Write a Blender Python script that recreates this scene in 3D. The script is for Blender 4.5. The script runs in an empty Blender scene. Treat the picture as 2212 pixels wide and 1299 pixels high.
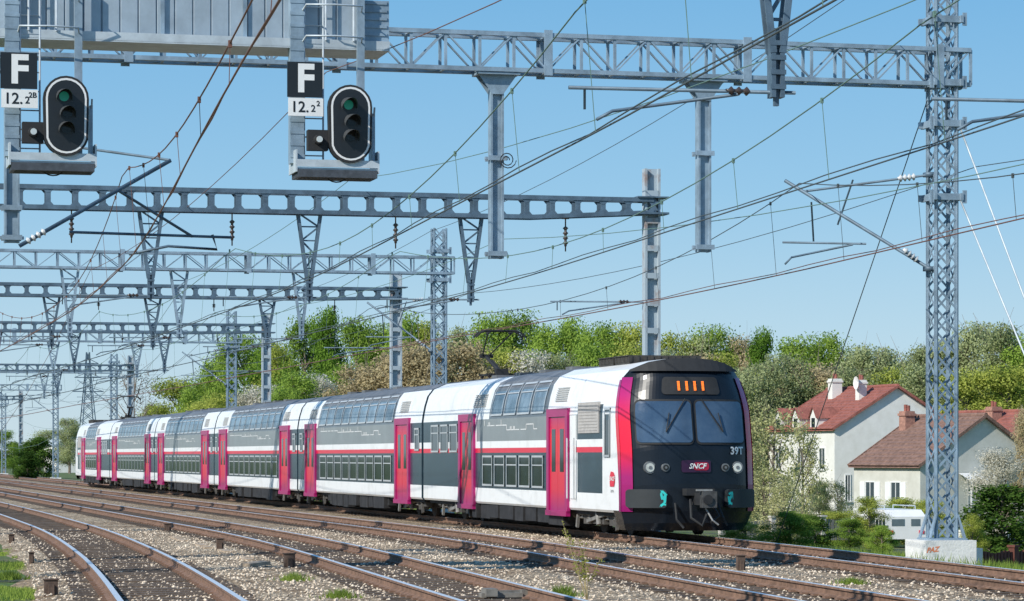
import bpy, math, random
from mathutils import Vector, Matrix
random.seed(7)
R=math.radians
F=6300.0; TH=math.atan(1551/F); CT,ST=math.cos(TH),math.sin(TH)
CAMZ=2.03
C=bpy.context.scene.collection
def W(t,s,z): return Vector((CT*t-ST*s, ST*t+CT*s, z))
def at(px,Y): return ((px-1106)/F*Y, Y)
def zt(py,Y): return CAMZ+(985-py)*Y/F
def ts_of(px,Y):
    x,y=at(px,Y); return (CT*x+ST*y, -ST*x+CT*y)
# ------------------------------------------------------------------ materials
MATS={}
def M(name,col,rough=.6,metal=0,var=.12,scale=4,col2=None,bump=0,emit=None,es=0,detail=6,bscale=None,spec=.5,lo=.35,hi=.68):
    if name in MATS: return MATS[name]
    m=bpy.data.materials.new(name); m.use_nodes=True; nt=m.node_tree; b=nt.nodes['Principled BSDF']
    b.inputs['Roughness'].default_value=rough; b.inputs['Metallic'].default_value=metal
    b.inputs['Specular IOR Level'].default_value=spec
    tc=nt.nodes.new('ShaderNodeTexCoord'); n=nt.nodes.new('ShaderNodeTexNoise'); n.inputs['Scale'].default_value=scale; n.inputs['Detail'].default_value=detail
    n.inputs['Roughness'].default_value=.65
    nt.links.new(tc.outputs['Object'],n.inputs['Vector'])
    r=nt.nodes.new('ShaderNodeValToRGB'); r.color_ramp.elements[0].position=lo; r.color_ramp.elements[1].position=hi
    c=[x*(1-var) for x in col]; d=[min(1,x*(1+var)) for x in col] if col2 is None else col2
    if col2 is not None: c=col
    r.color_ramp.elements[0].color=(*c,1); r.color_ramp.elements[1].color=(*d,1)
    nt.links.new(n.outputs['Fac'],r.inputs['Fac']); nt.links.new(r.outputs['Color'],b.inputs['Base Color'])
    if bump:
        n2=nt.nodes.new('ShaderNodeTexNoise'); n2.inputs['Scale'].default_value=bscale or scale*6; n2.inputs['Detail'].default_value=5
        nt.links.new(tc.outputs['Object'],n2.inputs['Vector'])
        bp=nt.nodes.new('ShaderNodeBump'); bp.inputs['Strength'].default_value=bump; bp.inputs['Distance'].default_value=.05
        nt.links.new(n2.outputs['Fac'],bp.inputs['Height']); nt.links.new(bp.outputs['Normal'],b.inputs['Normal'])
    if emit: b.inputs['Emission Color'].default_value=(*emit,1); b.inputs['Emission Strength'].default_value=es
    MATS[name]=m; return m
def zramp(name,stops,z0,z1,rough=.3):
    m=bpy.data.materials.new(name); m.use_nodes=True; nt=m.node_tree; b=nt.nodes['Principled BSDF']; b.inputs['Roughness'].default_value=rough
    tc=nt.nodes.new('ShaderNodeTexCoord'); sp=nt.nodes.new('ShaderNodeSeparateXYZ'); mr=nt.nodes.new('ShaderNodeMapRange')
    mr.inputs['From Min'].default_value=z0; mr.inputs['From Max'].default_value=z1
    r=nt.nodes.new('ShaderNodeValToRGB'); e=r.color_ramp.elements
    e[0].position=stops[0][0]; e[0].color=(*stops[0][1],1); e[1].position=stops[-1][0]; e[1].color=(*stops[-1][1],1)
    for p,c in stops[1:-1]:
        k=e.new(p); k.color=(*c,1)
    nt.links.new(tc.outputs['Object'],sp.inputs[0]); nt.links.new(sp.outputs['Z'],mr.inputs['Value']); nt.links.new(mr.outputs[0],r.inputs['Fac'])
    nt.links.new(r.outputs['Color'],b.inputs['Base Color']); return m
def leafmat(name,c1,c2,trans=.42):
    m=bpy.data.materials.new(name); m.use_nodes=True; nt=m.node_tree
    for n in list(nt.nodes): nt.nodes.remove(n)
    out=nt.nodes.new('ShaderNodeOutputMaterial'); d=nt.nodes.new('ShaderNodeBsdfDiffuse'); tr=nt.nodes.new('ShaderNodeBsdfTranslucent'); mx=nt.nodes.new('ShaderNodeMixShader'); mx.inputs[0].default_value=trans
    g=nt.nodes.new('ShaderNodeNewGeometry'); oi=nt.nodes.new('ShaderNodeObjectInfo')
    n=nt.nodes.new('ShaderNodeTexNoise'); n.inputs['Scale'].default_value=.55; n.inputs['Detail'].default_value=3
    nt.links.new(g.outputs['Position'],n.inputs['Vector'])
    a=nt.nodes.new('ShaderNodeMath'); a.operation='MULTIPLY_ADD'; a.inputs[1].default_value=.35; nt.links.new(g.outputs['Random Per Island'],a.inputs[0]); nt.links.new(n.outputs['Fac'],a.inputs[2])
    a2=nt.nodes.new('ShaderNodeMath'); a2.operation='MULTIPLY_ADD'; a2.inputs[1].default_value=.3; nt.links.new(oi.outputs['Random'],a2.inputs[0]); nt.links.new(a.outputs[0],a2.inputs[2])
    r=nt.nodes.new('ShaderNodeValToRGB'); r.color_ramp.elements[0].position=.42; r.color_ramp.elements[1].position=1.0; r.color_ramp.elements[0].color=(*c1,1); r.color_ramp.elements[1].color=(*c2,1)
    nt.links.new(a2.outputs[0],r.inputs['Fac'])
    for x in (d,tr): nt.links.new(r.outputs['Color'],x.inputs['Color'])
    nt.links.new(d.outputs[0],mx.inputs[1]); nt.links.new(tr.outputs[0],mx.inputs[2]); nt.links.new(mx.outputs[0],out.inputs[0])
    return m
steel=M('galvanised_steel',(.27,.36,.44),.5,.25,.28,2.2)
steel_l=M('pale_steel',(.5,.56,.6),.5,.2,.15,3)
steel_d=M('dark_painted_steel',(.10,.155,.21),.55,.2,.3,2.5)
rustcol=M('weathered_column',(.38,.45,.50),.7,.1,0,1.7,col2=(.27,.17,.13),lo=.52,hi=.72)
rust=M('rust',(.21,.125,.085),.85,.1,.35,6)
railtop=M('polished_rail_top',(.80,.82,.85),.38,.4,.06,3)
concrete=M('concrete',(.52,.50,.46),.9,0,.12,3,bump=.3)
conc_w=M('painted_concrete',(.76,.75,.72),.85,0,.08,4,bump=.2)
black=M('black_paint',(.015,.017,.02),.35,0,.1,3)
blackm=M('matt_black',(.02,.021,.023),.75,0,.2,5)
whitep=M('white_paint',(.78,.78,.77),.35,0,.05,2)
white_t=M('carriage_white',(.82,.83,.83),.3,0,.07,1.6,col2=(.62,.62,.60),lo=.5,hi=.85)
slate=M('carriage_slate',(.03,.055,.075),.25,0,.15,1.2,spec=.4)
grey_t=M('carriage_grey',(.23,.255,.265),.3,0,.1,1.2)
dgrey_t=M('window_band_grey',(.13,.145,.16),.3,0,.12,1.2)
roof_t=M('carriage_roof',(.15,.155,.165),.5,0,.35,1.5)
red_t=M('carriage_red',(.68,.015,.05),.28,0,.05,2)
under=M('underframe_dark',(.022,.022,.024),.8,0,.5,3)
glass=M('window_glass',(.012,.02,.028),.07,0,.5,1.1,spec=.8)
glassu=M('upper_window_glass',(.07,.10,.13),.1,0,0,.9,col2=(.27,.35,.42),spec=.7)  # pale mottling paints sky reflections and see-through light into the glass colour
wglass=M('windscreen_glass',(.035,.07,.13),.1,0,0,.8,col2=(.08,.13,.20),spec=.6)
alu=M('window_frame_alloy',(.56,.58,.59),.4,.3,.08,3)
ceram=M('insulator_ceramic',(.6,.62,.63),.25,0,.08,6)
ceramd=M('insulator_brown',(.06,.045,.04),.25,0,.1,6)
wiremat=M('copper_wire',(.08,.10,.105),.6,.2,.1,3)
wireg=M('verdigris_wire',(.15,.25,.21),.6,.2,.1,3)
wirer=M('brown_copper_wire',(.19,.09,.065),.6,.2,.1,3)
sleeperm=M('sleeper_wood',(.06,.046,.036),.9,0,0,2.5,col2=(.16,.12,.09),bump=.5)
magenta=M('magenta_paint',(.36,.012,.13),.3,0,.06,2)
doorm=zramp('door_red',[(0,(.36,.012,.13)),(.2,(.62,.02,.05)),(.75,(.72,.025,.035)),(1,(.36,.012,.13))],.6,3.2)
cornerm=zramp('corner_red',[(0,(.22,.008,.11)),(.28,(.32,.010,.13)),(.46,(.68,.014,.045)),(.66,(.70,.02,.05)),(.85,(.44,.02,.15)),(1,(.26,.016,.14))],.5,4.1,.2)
orange=M('display_orange',(.8,.2,.02),.5,0,0,3,emit=(1,.16,.02),es=1.0)
green_l=M('green_lamp',(.02,.30,.22),.3,0,0,3,emit=(.01,.35,.24),es=.12)
teal=M('graffiti_teal',(.02,.50,.48),.6,0,.1,4)
lens=M('headlight_lens',(.75,.75,.7),.15,.4,.1,3)
cabblack=M('cab_black',(.009,.013,.020),.25,0,.2,1,spec=.3)
# ------------------------------------------------------------------ mesh builder, track frame coordinates (t, s, z)
OFF={}
class MB:
    def __init__(s): s.v=[];s.f=[];s.m=[]
    def poly(s,pts,mi=0):
        n=len(s.v); s.v+= [tuple(p) for p in pts]; s.f.append(list(range(n,n+len(pts)))); s.m.append(mi)
    def box(s,x0,x1,y0,y1,z0,z1,mi=0):
        n=len(s.v); s.v+=[(x,y,z) for z in (z0,z1) for x,y in ((x0,y0),(x1,y0),(x1,y1),(x0,y1))]
        for q in ((3,2,1,0),(4,5,6,7),(0,1,5,4),(1,2,6,5),(2,3,7,6),(3,0,4,7)): s.f.append([n+i for i in q]); s.m.append(mi)
    def bar(s,p,q,w,h=None,mi=0,up=None):
        h=h or w; p=Vector(p);q=Vector(q);d=(q-p)
        if d.length<1e-6: return
        d.normalize(); u=Vector(up) if up else Vector((0,0,1))
        if abs(d.dot(u))>.95: u=Vector((0,1,0))
        a=d.cross(u).normalized()*w/2; b=a.cross(d).normalized()*h/2; n=len(s.v)
        for c in (p,q): s.v+=[tuple(c+a+b),tuple(c-a+b),tuple(c-a-b),tuple(c+a-b)]
        for k in ((3,2,1,0),(4,5,6,7),(0,1,5,4),(1,2,6,5),(2,3,7,6),(3,0,4,7)): s.f.append([n+i for i in k]); s.m.append(mi)
    def path(s,pts,rs,n=6,mi=0):
        pts=[Vector(p) for p in pts]; base=len(s.v)
        if not hasattr(rs,'__len__'): rs=[rs]*len(pts)
        for i,p in enumerate(pts):
            d=(pts[min(i+1,len(pts)-1)]-pts[max(i-1,0)]).normalized(); u=Vector((0,0,1)) if abs(d.z)<.9 else Vector((1,0,0))
            a=d.cross(u).normalized(); b=a.cross(d).normalized()
            for k in range(n):
                an=2*math.pi*(k+.5)/n; s.v.append(tuple(p+(a*math.cos(an)+b*math.sin(an))*rs[i]))
        for i in range(len(pts)-1):
            for k in range(n):
                s.f.append([base+i*n+k,base+i*n+(k+1)%n,base+(i+1)*n+(k+1)%n,base+(i+1)*n+k]); s.m.append(mi)
        s.f.append([base+k for k in range(n)]); s.m.append(mi)
        e=base+(len(pts)-1)*n; s.f.append([e+k for k in range(n)]); s.m.append(mi)
    def tube(s,p,q,r,r2=None,n=8,mi=0): s.path([p,q],[r,r if r2 is None else r2],n,mi)
    def insul(s,p,q,r=.08,k=5,mi=0):
        p=Vector(p);q=Vector(q); N=k*3; pts=[];rs=[]
        for i in range(N+1):
            pts.append(p.lerp(q,i/N)); rs.append(r if i%3==1 else r*.45)
        s.path(pts,rs,8,mi)
    def build(s,name,mats,parent=None,smooth=False,base=None,rot=TH,label=None,cat=None,group=None,kind=None,shift=None):
        me=bpy.data.meshes.new(name)
        b=Vector((0,0,0))
        if parent is not None: b=OFF.get(parent.name,b)
        elif base is not None: b=Vector(base)
        if shift is not None: b=b+Vector(shift)
        me.from_pydata([(v[0]-b[0],v[1]-b[1],v[2]-b[2]) for v in s.v],[],s.f)
        if not isinstance(mats,(list,tuple)): mats=[mats]
        for m in mats: me.materials.append(m)
        me.polygons.foreach_set('material_index',s.m)
        if smooth: me.polygons.foreach_set('use_smooth',[True]*len(s.f))
        o=bpy.data.objects.new(name,me); C.objects.link(o)
        if parent is not None:
            o.parent=parent; OFF[o.name]=b
            if shift is not None: o.location=shift
        else:
            o.rotation_euler.z=rot; bb=Vector((b.x*math.cos(rot)-b.y*math.sin(rot),b.x*math.sin(rot)+b.y*math.cos(rot),b.z)); o.location=bb; OFF[o.name]=b
        tag(o,label,cat,group,kind); return o
def tag(o,label=None,cat=None,group=None,kind=None):
    if label: o['label']=label
    if cat: o['category']=cat
    if group: o['group']=group
    if kind: o['kind']=kind
def thing(name,label,cat,base,group=None):
    o=bpy.data.objects.new(name,None); C.objects.link(o); o.empty_display_size=.3
    o.location=W(*base); o.rotation_euler.z=TH; OFF[o.name]=Vector(base); tag(o,label,cat,group); return o
def thingw(name,label,cat,loc,rz,group=None):
    o=bpy.data.objects.new(name,None); C.objects.link(o); o.empty_display_size=.3
    o.location=loc; o.rotation_euler.z=rz; OFF[o.name]=Vector((0,0,0)); tag(o,label,cat,group); return o
def text_add(mb,txt,size,org,xa,ya,mi=0,bold=0,align='CENTER',shear=0,xs=1):
    cu=bpy.data.curves.new('txt','FONT'); cu.body=txt; cu.size=size; cu.align_x=align; cu.align_y='CENTER'; cu.offset=bold; cu.shear=shear; cu.resolution_u=3
    o=bpy.data.objects.new('txt',cu); C.objects.link(o); bpy.context.view_layer.update()
    dg=bpy.context.evaluated_depsgraph_get(); me=bpy.data.meshes.new_from_object(o.evaluated_get(dg))
    n=len(mb.v); org=Vector(org);xa=Vector(xa);ya=Vector(ya)
    for v in me.vertices: mb.v.append(tuple(org+xa*v.co.x*xs+ya*v.co.y))
    for p in me.polygons: mb.f.append([n+i for i in p.vertices]); mb.m.append(mi)
    bpy.data.objects.remove(o); bpy.data.curves.remove(cu); bpy.data.meshes.remove(me)
def interp(tab,x):
    if x<=tab[0][0]: return tab[0][1]
    for (a,b),(c,d) in zip(tab,tab[1:]):
        if x<=c: return b+(d-b)*(x-a)/(c-a)
    return tab[-1][1]
def smoothtab(tab,x): return (interp(tab,x-6)+interp(tab,x-3)+interp(tab,x)+interp(tab,x+3)+interp(tab,x+6))/5
def off(s):
    if s>=85: return 0
    if s>=58: return -.0012*(85-s)**2
    return -.8748-.065*(58-s)
TC=21.72
DT=[(0,3.3),(20,3.9),(30,4.5),(41,5.3),(52,6.1),(64,6.8),(80,7.5),(103,7.85),(130,7.95),(500,7.95)]
TR={'D':lambda s:smoothtab(DT,s),'A':lambda s:12.0+off(s),'B':lambda s:16.7+off(s),'T':lambda s:TC+.08+off(s)}
def gz(t): return interp([(23.4,-.27),(24.9,-.5),(30,-.9),(45,-1.6),(60,-1.7)],t)
# ------------------------------------------------------------------ ground
def groundmat():
    m=bpy.data.materials.new('grassy_soil'); m.use_nodes=True; nt=m.node_tree; b=nt.nodes['Principled BSDF']; b.inputs['Roughness'].default_value=.95
    tc=nt.nodes.new('ShaderNodeTexCoord')
    n=nt.nodes.new('ShaderNodeTexNoise'); n.inputs['Scale'].default_value=.6; n.inputs['Detail'].default_value=8; nt.links.new(tc.outputs['Object'],n.inputs['Vector'])
    r=nt.nodes.new('ShaderNodeValToRGB'); e=r.color_ramp.elements; e[0].position=.34; e[0].color=(.24,.18,.12,1); e[1].position=.58; e[1].color=(.10,.19,.035,1); k=e.new(.46); k.color=(.14,.17,.05,1)
    n2=nt.nodes.new('ShaderNodeTexNoise'); n2.inputs['Scale'].default_value=9; n2.inputs['Detail'].default_value=5; nt.links.new(tc.outputs['Object'],n2.inputs['Vector'])
    mx=nt.nodes.new('ShaderNodeMixRGB'); mx.blend_type='MULTIPLY'; mx.inputs[0].default_value=.7; r2=nt.nodes.new('ShaderNodeValToRGB'); r2.color_ramp.elements[0].color=(.35,.35,.35,1); r2.color_ramp.elements[1].color=(1.0,1.0,1.0,1); r2.color_ramp.elements[0].position=.3; r2.color_ramp.elements[1].position=.7
    nt.links.new(n.outputs['Fac'],r.inputs['Fac']); nt.links.new(n2.outputs['Fac'],r2.inputs['Fac']); nt.links.new(r.outputs['Color'],mx.inputs[1]); nt.links.new(r2.outputs['Color'],mx.inputs[2]); nt.links.new(mx.outputs[0],b.inputs['Base Color'])
    bp=nt.nodes.new('ShaderNodeBump'); bp.inputs['Distance'].default_value=.08; nt.links.new(n2.outputs['Fac'],bp.inputs['Height']); nt.links.new(bp.outputs['Normal'],b.inputs['Normal']); return m
def ballastmat():
    m=bpy.data.materials.new('ballast_stone'); m.use_nodes=True; nt=m.node_tree; b=nt.nodes['Principled BSDF']; b.inputs['Roughness'].default_value=.9
    tc=nt.nodes.new('ShaderNodeTexCoord'); v=nt.nodes.new('ShaderNodeTexVoronoi'); v.inputs['Scale'].default_value=13; nt.links.new(tc.outputs['Object'],v.inputs['Vector'])
    sp=nt.nodes.new('ShaderNodeSeparateColor'); nt.links.new(v.outputs['Color'],sp.inputs[0])
    r=nt.nodes.new('ShaderNodeValToRGB'); e=r.color_ramp.elements; e[0].position=0; e[0].color=(.09,.065,.045,1); e[1].position=1; e[1].color=(.80,.70,.55,1)
    for p,c in ((.25,(.26,.19,.125)),(.55,(.42,.325,.22)),(.8,(.54,.44,.32))): k=e.new(p); k.color=(*c,1)
    nt.links.new(sp.outputs[0],r.inputs['Fac'])
    n=nt.nodes.new('ShaderNodeTexNoise'); n.inputs['Scale'].default_value=.35; n.inputs['Detail'].default_value=7; nt.links.new(tc.outputs['Object'],n.inputs['Vector'])
    r2=nt.nodes.new('ShaderNodeValToRGB'); r2.color_ramp.elements[0].position=.34; r2.color_ramp.elements[0].color=(.62,.53,.43,1); r2.color_ramp.elements[1].position=.62; r2.color_ramp.elements[1].color=(1.0,.98,.92,1); nt.links.new(n.outputs['Fac'],r2.inputs['Fac'])
    mx=nt.nodes.new('ShaderNodeMixRGB'); mx.blend_type='MULTIPLY'; mx.inputs[0].default_value=1; nt.links.new(r.outputs['Color'],mx.inputs[1]); nt.links.new(r2.outputs['Color'],mx.inputs[2]); nt.links.new(mx.outputs[0],b.inputs['Base Color'])
    bp=nt.nodes.new('ShaderNodeBump'); bp.invert=True; bp.inputs['Distance'].default_value=.07; bp.inputs['Strength'].default_value=.85; nt.links.new(v.outputs['Distance'],bp.inputs['Height']); nt.links.new(bp.outputs['Normal'],b.inputs['Normal'])
    return m
gm=groundmat(); bm_=ballastmat()
g=MB(); tl=[-1500,-200,-40,0,10,20,23.4,24.9,30,37,45,60,200,1500]; sl=[-60,0,30,60,90,120,200,400,1000,5000]
for a,b in zip(tl,tl[1:]):
    for c,d in zip(sl,sl[1:]): g.poly([(a,c,gz(a)),(b,c,gz(b)),(b,d,gz(b)),(a,d,gz(a))])
g.build('ground',gm,kind='structure')
g=MB(); sl=[-20+4*i for i in range(60)]+[230,270,330,430,600]
def edges(s): 
    l=TR['D'](s)-1.75+.15*math.sin(s*.7)+.1*math.sin(s*1.9); r=min(23.7,TR['T'](s)+1.9)
    return [(l-.5,-.29),(l,-.2),(r,-.2),(r+.5,-.42 if r>23 else -.36)]
for c,d in zip(sl,sl[1:]):
    A,B=edges(c),edges(d)
    for i in range(3): g.poly([(A[i][0],c,A[i][1]),(A[i+1][0],c,A[i+1][1]),(B[i+1][0],d,B[i+1][1]),(B[i][0],d,B[i][1])])
g.build('ballast_bed',bm_,kind='structure')
stm=leafmat('loose_ballast_stone',(.13,.09,.06),(.74,.62,.48),0)
g=MB()
for i in range(26000):
    s=31+58*random.random()**1.5
    t=random.uniform(TR['D'](s)-2.0,TR['T'](s)+1.7); r=random.uniform(.016,.042)
    n=len(g.v); z=-.2+r*.35
    ring=[(t+r*random.uniform(.7,1.2)*math.cos(a),s+r*random.uniform(.7,1.2)*math.sin(a),z+random.uniform(-.3,.3)*r) for a in (0,1.57,3.14,4.71)]
    g.v+=ring+[(t,s,z+r*random.uniform(.5,.9)),(t,s,z-r*.6)]
    for k in range(4): g.f.append([n+k,n+(k+1)%4,n+4]); g.m.append(0)
g.build('ballast_stones',stm,kind='stuff',label='loose brown and grey stones spread over the track bed',cat='gravel')
# ------------------------------------------------------------------ tracks
def track(key,label):
    f=TR[key]; root=thing('railway_track',label,'railway track',(0,0,0),'railway tracks')
    ss=[8+2*i for i in range(70)]+[148+8*i for i in range(35)]
    for sg in (-1,1):
        m=MB(); prof=[(-.08,-.165,0),(-.08,-.145,0),(-.018,-.12,0),(-.018,-.045,0),(-.048,-.035,0),(-.046,0,1),(.046,0,1),(.048,-.035,0),(.018,-.045,0),(.018,-.12,0),(.08,-.145,0),(.08,-.165,0)]
        n=len(prof)
        for s in ss:
            tc=f(s)+sg*.86
            for p in prof: m.v.append((tc+p[0],s,p[1]))
        for i in range(len(ss)-1):
            for k in range(n-1): m.f.append([i*n+k,i*n+k+1,(i+1)*n+k+1,(i+1)*n+k]); m.m.append(1 if k==5 else 0)
        m.build('rail',[rust,railtop],root)
    sm=MB(); sm.box(-1.4,1.4,-.13,.13,-.24,-.172); sm.box(-1.02,-.70,-.09,.09,-.1725,-.140,1); sm.box(.70,1.02,-.09,.09,-.1725,-.140,1)
    first=None
    s0=33 if key!='T' else 45
    for i in range(100):
        s=s0+.66*i
        if first is None:
            first=sm.build('sleeper',[sleeperm,rust],root); o=first
        else:
            o=first.copy(); C.objects.link(o)
        o.location=(f(s),s,random.uniform(-.012,.008)); o.rotation_euler.z=random.uniform(-.012,.012)+math.atan(-(f(s+1)-f(s)))
    rest=MB(); s=s0+66
    while s<330: rest.box(f(s)-1.4,f(s)+1.4,s-.13,s+.13,-.24,-.172); s+=.66
    s=s0-.66
    while s>12: rest.box(f(s)-1.4,f(s)+1.4,s-.13,s+.13,-.24,-.172); s-=.66
    r=rest.build('sleepers',sleeperm,root,kind='stuff')
track('D','railway track curving away at the far left of the track bed')
track('A','second railway track from the left with a bright worn rail')
track('B','empty railway track directly in front of the train')
track('T','railway track carrying the double deck train')
# ------------------------------------------------------------------ gantries
def lattice_mast(root,t,s,w,z0,z1,name='lattice_mast',collars=(),m=steel,pitch=None):
    b=MB(); h=w/2; pitch=pitch or w*1.05
    for dx in (-h,h):
        for dy in (-h,h):
            b.box(t+dx-.045,t+dx+.045,s+dy-.012,s+dy+.012,z0,z1); b.box(t+dx-.012,t+dx+.012,s+dy-.05,s+dy+.05,z0,z1)
    n=int((z1-z0)/pitch); dz=(z1-z0)/n
    for i in range(n):
        a,c=z0+i*dz,z0+(i+1)*dz
        for dy in (-h-.014,h+.014):
            b.bar((t-h,s+dy,a),(t+h,s+dy,c),.045,.014,up=(0,1,0))
            b.bar((t+h,s+dy*1.02,a),(t-h,s+dy*1.02,c),.045,.014,up=(0,1,0))
        for dx in (-h-.014,h+.014):
            b.bar((t+dx,s-h,a),(t+dx,s+h,c),.045,.014,up=(1,0,0)); b.bar((t+dx*1.0,s+h,a),(t+dx,s-h,c),.045,.014,up=(1,0,0))
    o=b.build(name,m,root)
    for z in collars:
        c=MB(); e=h+.07
        for dy in (-e,e): c.box(t-e-.12,t+e+.12,s+dy-.03,s+dy+.03,z-.07,z+.07)
        for dx in (-e,e): c.box(t+dx-.03,t+dx+.03,s-e-.1,s+e+.1,z-.075,z+.075)
        for sx in (-1,1):
            for dx in (.05,.1): c.box(t+sx*(e+dx)-.02,t+sx*(e+dx)+.02,s-e-.07,s-e-.03,z-.14,z+.14)
        c.build('collar',m,o)
    return o
def truss_beam(root,s,t0,t1,zb,zt_,w,m,step):
    b=MB(); h=w/2
    for dy in (-h,h):
        for z in (zb,zt_): b.bar((t0,s+dy,z),(t1,s+dy,z),.1,.09)
    n=int((t1-t0)/step); d=(t1-t0)/n
    for i in range(n+1):
        x=t0+i*d
        for dy in (-h,h):
            b.bar((x,s+dy,zb),(x,s+dy,zt_),.06,.05)
            if i<n:
                a,c=(zb,zt_) if i%2 else (zt_,zb); b.bar((x,s+dy,a),(x+d,s+dy,c),.03,.06,up=(0,1,0))
        for z in (zb,zt_):
            b.bar((x,s-h,z),(x,s+h,z),.05)
            if i<n: b.bar((x,s-h,z),(x+d,s+h,z),.04,.03)
        if i%6==3:
            for dy in (-h-.06,h+.06): b.box(x-.09,x+.09,s+dy-.015,s+dy+.015,zb-.1,zt_+.1)
    return b.build('truss_beam',m,root)
def batten_beam(root,s,t0,t1,zb,ztp,m,step=.75):
    b=MB(); h=.22
    for dy in (-h,h):
        b.bar((t0,s+dy,ztp),(t1,s+dy,ztp),.1,.12); b.bar((t0,s+dy,zb),(t1-3.6,s+dy,zb),.1,.12); b.bar((t1-3.6,s+dy,zb),(t1,s+dy,ztp-.36),.1,.12)
        n=int((t1-t0)/step)
        for i in range(n+1):
            x=t0+(t1-t0)*i/n; z=zb if x<t1-3.6 else zb+(ztp-.36-zb)*(x-t1+3.6)/3.6
            b.box(x-.07,x+.07,s+dy-.02,s+dy+.02,z,ztp)
            b.poly([(x-.16,s+dy*1.12,ztp-.05),(x+.16,s+dy*1.12,ztp-.05),(x+.06,s+dy*1.12,ztp-.16),(x-.06,s+dy*1.12,ztp-.16)])
            b.poly([(x-.16,s+dy*1.12,z+.05),(x+.16,s+dy*1.12,z+.05),(x+.06,s+dy*1.12,z+.16),(x-.06,s+dy*1.12,z+.16)])
            if dy<0: b.bar((x,s-h,ztp),(x,s+h,ztp),.05); b.bar((x,s-h,z),(x,s+h,z),.05)
    b.box(t1-.5,t1+.45,s-h-.1,s+h+.1,ztp-.42,ztp-.36); b.box(t1-.5,t1+.45,s-h-.1,s+h+.1,ztp+.06,ztp+.1)
    return b.build('batten_beam',m,root)
def vhanger(root,t,s,ztop,zbot,m,w=.66):
    b=MB()
    for sy in (-.08,.08):
        for sx in (-1,1): b.bar((t+sx*w/2,s+sy,ztop),(t+sx*.06,s+sy,zbot+.55),.085,.03,up=(0,1,0))
    n=5
    for i in range(n):
        z0=ztop+(zbot+.5-ztop)*i/n; z1=ztop+(zbot+.5-ztop)*(i+1)/n; w0=w/2+(.06-w/2)*i/n; w1=w/2+(.06-w/2)*(i+1)/n
        sg=1 if i%2 else -1; b.bar((t+sg*w0,s,z0),(t-sg*w1,s,z1),.05,.03,up=(0,1,0)); b.bar((t-sg*w0,s,z0),(t+sg*w0,s,z0),.04,.03,up=(0,1,0))
    b.bar((t-w/2-.1,s,ztop),(t+w/2+.1,s,ztop),.16,.06)
    b.box(t-.085,t-.03,s-.09,s+.09,zbot,zbot+.85); b.box(t+.03,t+.085,s-.09,s+.09,zbot,zbot+.85)
    b.box(t-.03,t+.03,s-.03,s+.03,zbot-.1,zbot+.6)
    for i in range(4): b.box(t-.1,t+.1,s-.1,s-.09,zbot+.1+.18*i,zbot+.16+.18*i)
    return b.build('drop_bracket',m,root)
def steady(root,tp,s,tw,z,m=steel_d):
    b=MB(); b.tube((tp+.25,s,z+.42),(tw-.45,s,z+.40),.024); b.path([(tp-.5,s,z+.38),(tw+.1,s,z+.13),(tw-.1,s,z+.02)],.021,6)
    b.tube((tw-.25,s,z+.4),(tw-.25,s,z+.14),.016)
    o=b.build('steady_arm',m,root,True)
    i=MB(); i.insul((tp-.35,s,z+.42),(tp-.65,s,z+.42),.06,3); i.build('insulator',ceramd,o,True)
def istring(root,t,s,z0,z1,mat=ceramd):
    b=MB(); b.tube((t,s,z0),(t,s,z0-.25),.02); b.insul((t,s,z0-.25),(t,s,z1+.15),.085,4); b.tube((t,s,z1+.15),(t,s,z1),.02); b.box(t-.1,t+.1,s-.05,s+.05,z0-.03,z0+.03)
    b.build('insulator_string',mat,root,True)
def cantilever(root,tp,s,tw,zc=6.1,m=steel_d,zm=8.0):
    b=MB(); b.tube((tp,s,zm+.15),(tw+.35,s,zm-.28),.028); b.tube((tp,s,zc+.0),(tw-.05,s,zm-.05),.038)
    b.tube((tw+1.5,s,zm+.0),(tw+1.15,s,zc+.92),.02); b.tube((tw+.55,s,zm-.5),(tw+.6,s,zc+.55),.02)
    b.tube((tw+1.8,s,zc+.52),(tw-.1,s,zc+.52),.024); b.path([(tw+1.5,s,zc+.5),(tw+.1,s,zc+.2),(tw-.05,s,zc+.05)],.022,6)
    b.box(tp-.12,tp+.12,s-.12,s+.12,zm+.1,zm+.2); b.box(tp-.12,tp+.12,s-.12,s+.12,zc-.05,zc+.05)
    o=b.build('cantilever',m,root,True)
    for (a,c) in (((tp-.35,zm+.1),(tp-.75,zm+.05)),((tp-.30,zc+.19),(tp-.62,zc+.42))):
        i=MB(); i.insul((a[0],s,a[1]),(c[0],s,c[1]),.085,4); i.build('insulator',ceram,o,True)
MT=24.3
ordn=['first','second','third','fourth','fifth','sixth','seventh','eighth','ninth','tenth','eleventh','twelfth','thirteenth','fourteenth','fifteenth','sixteenth','seventeenth']
def sY(px): return 6488*MT/(px+445)
def s_from_px(px): Y=sY(px); return ts_of(px,Y)[1]
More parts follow.
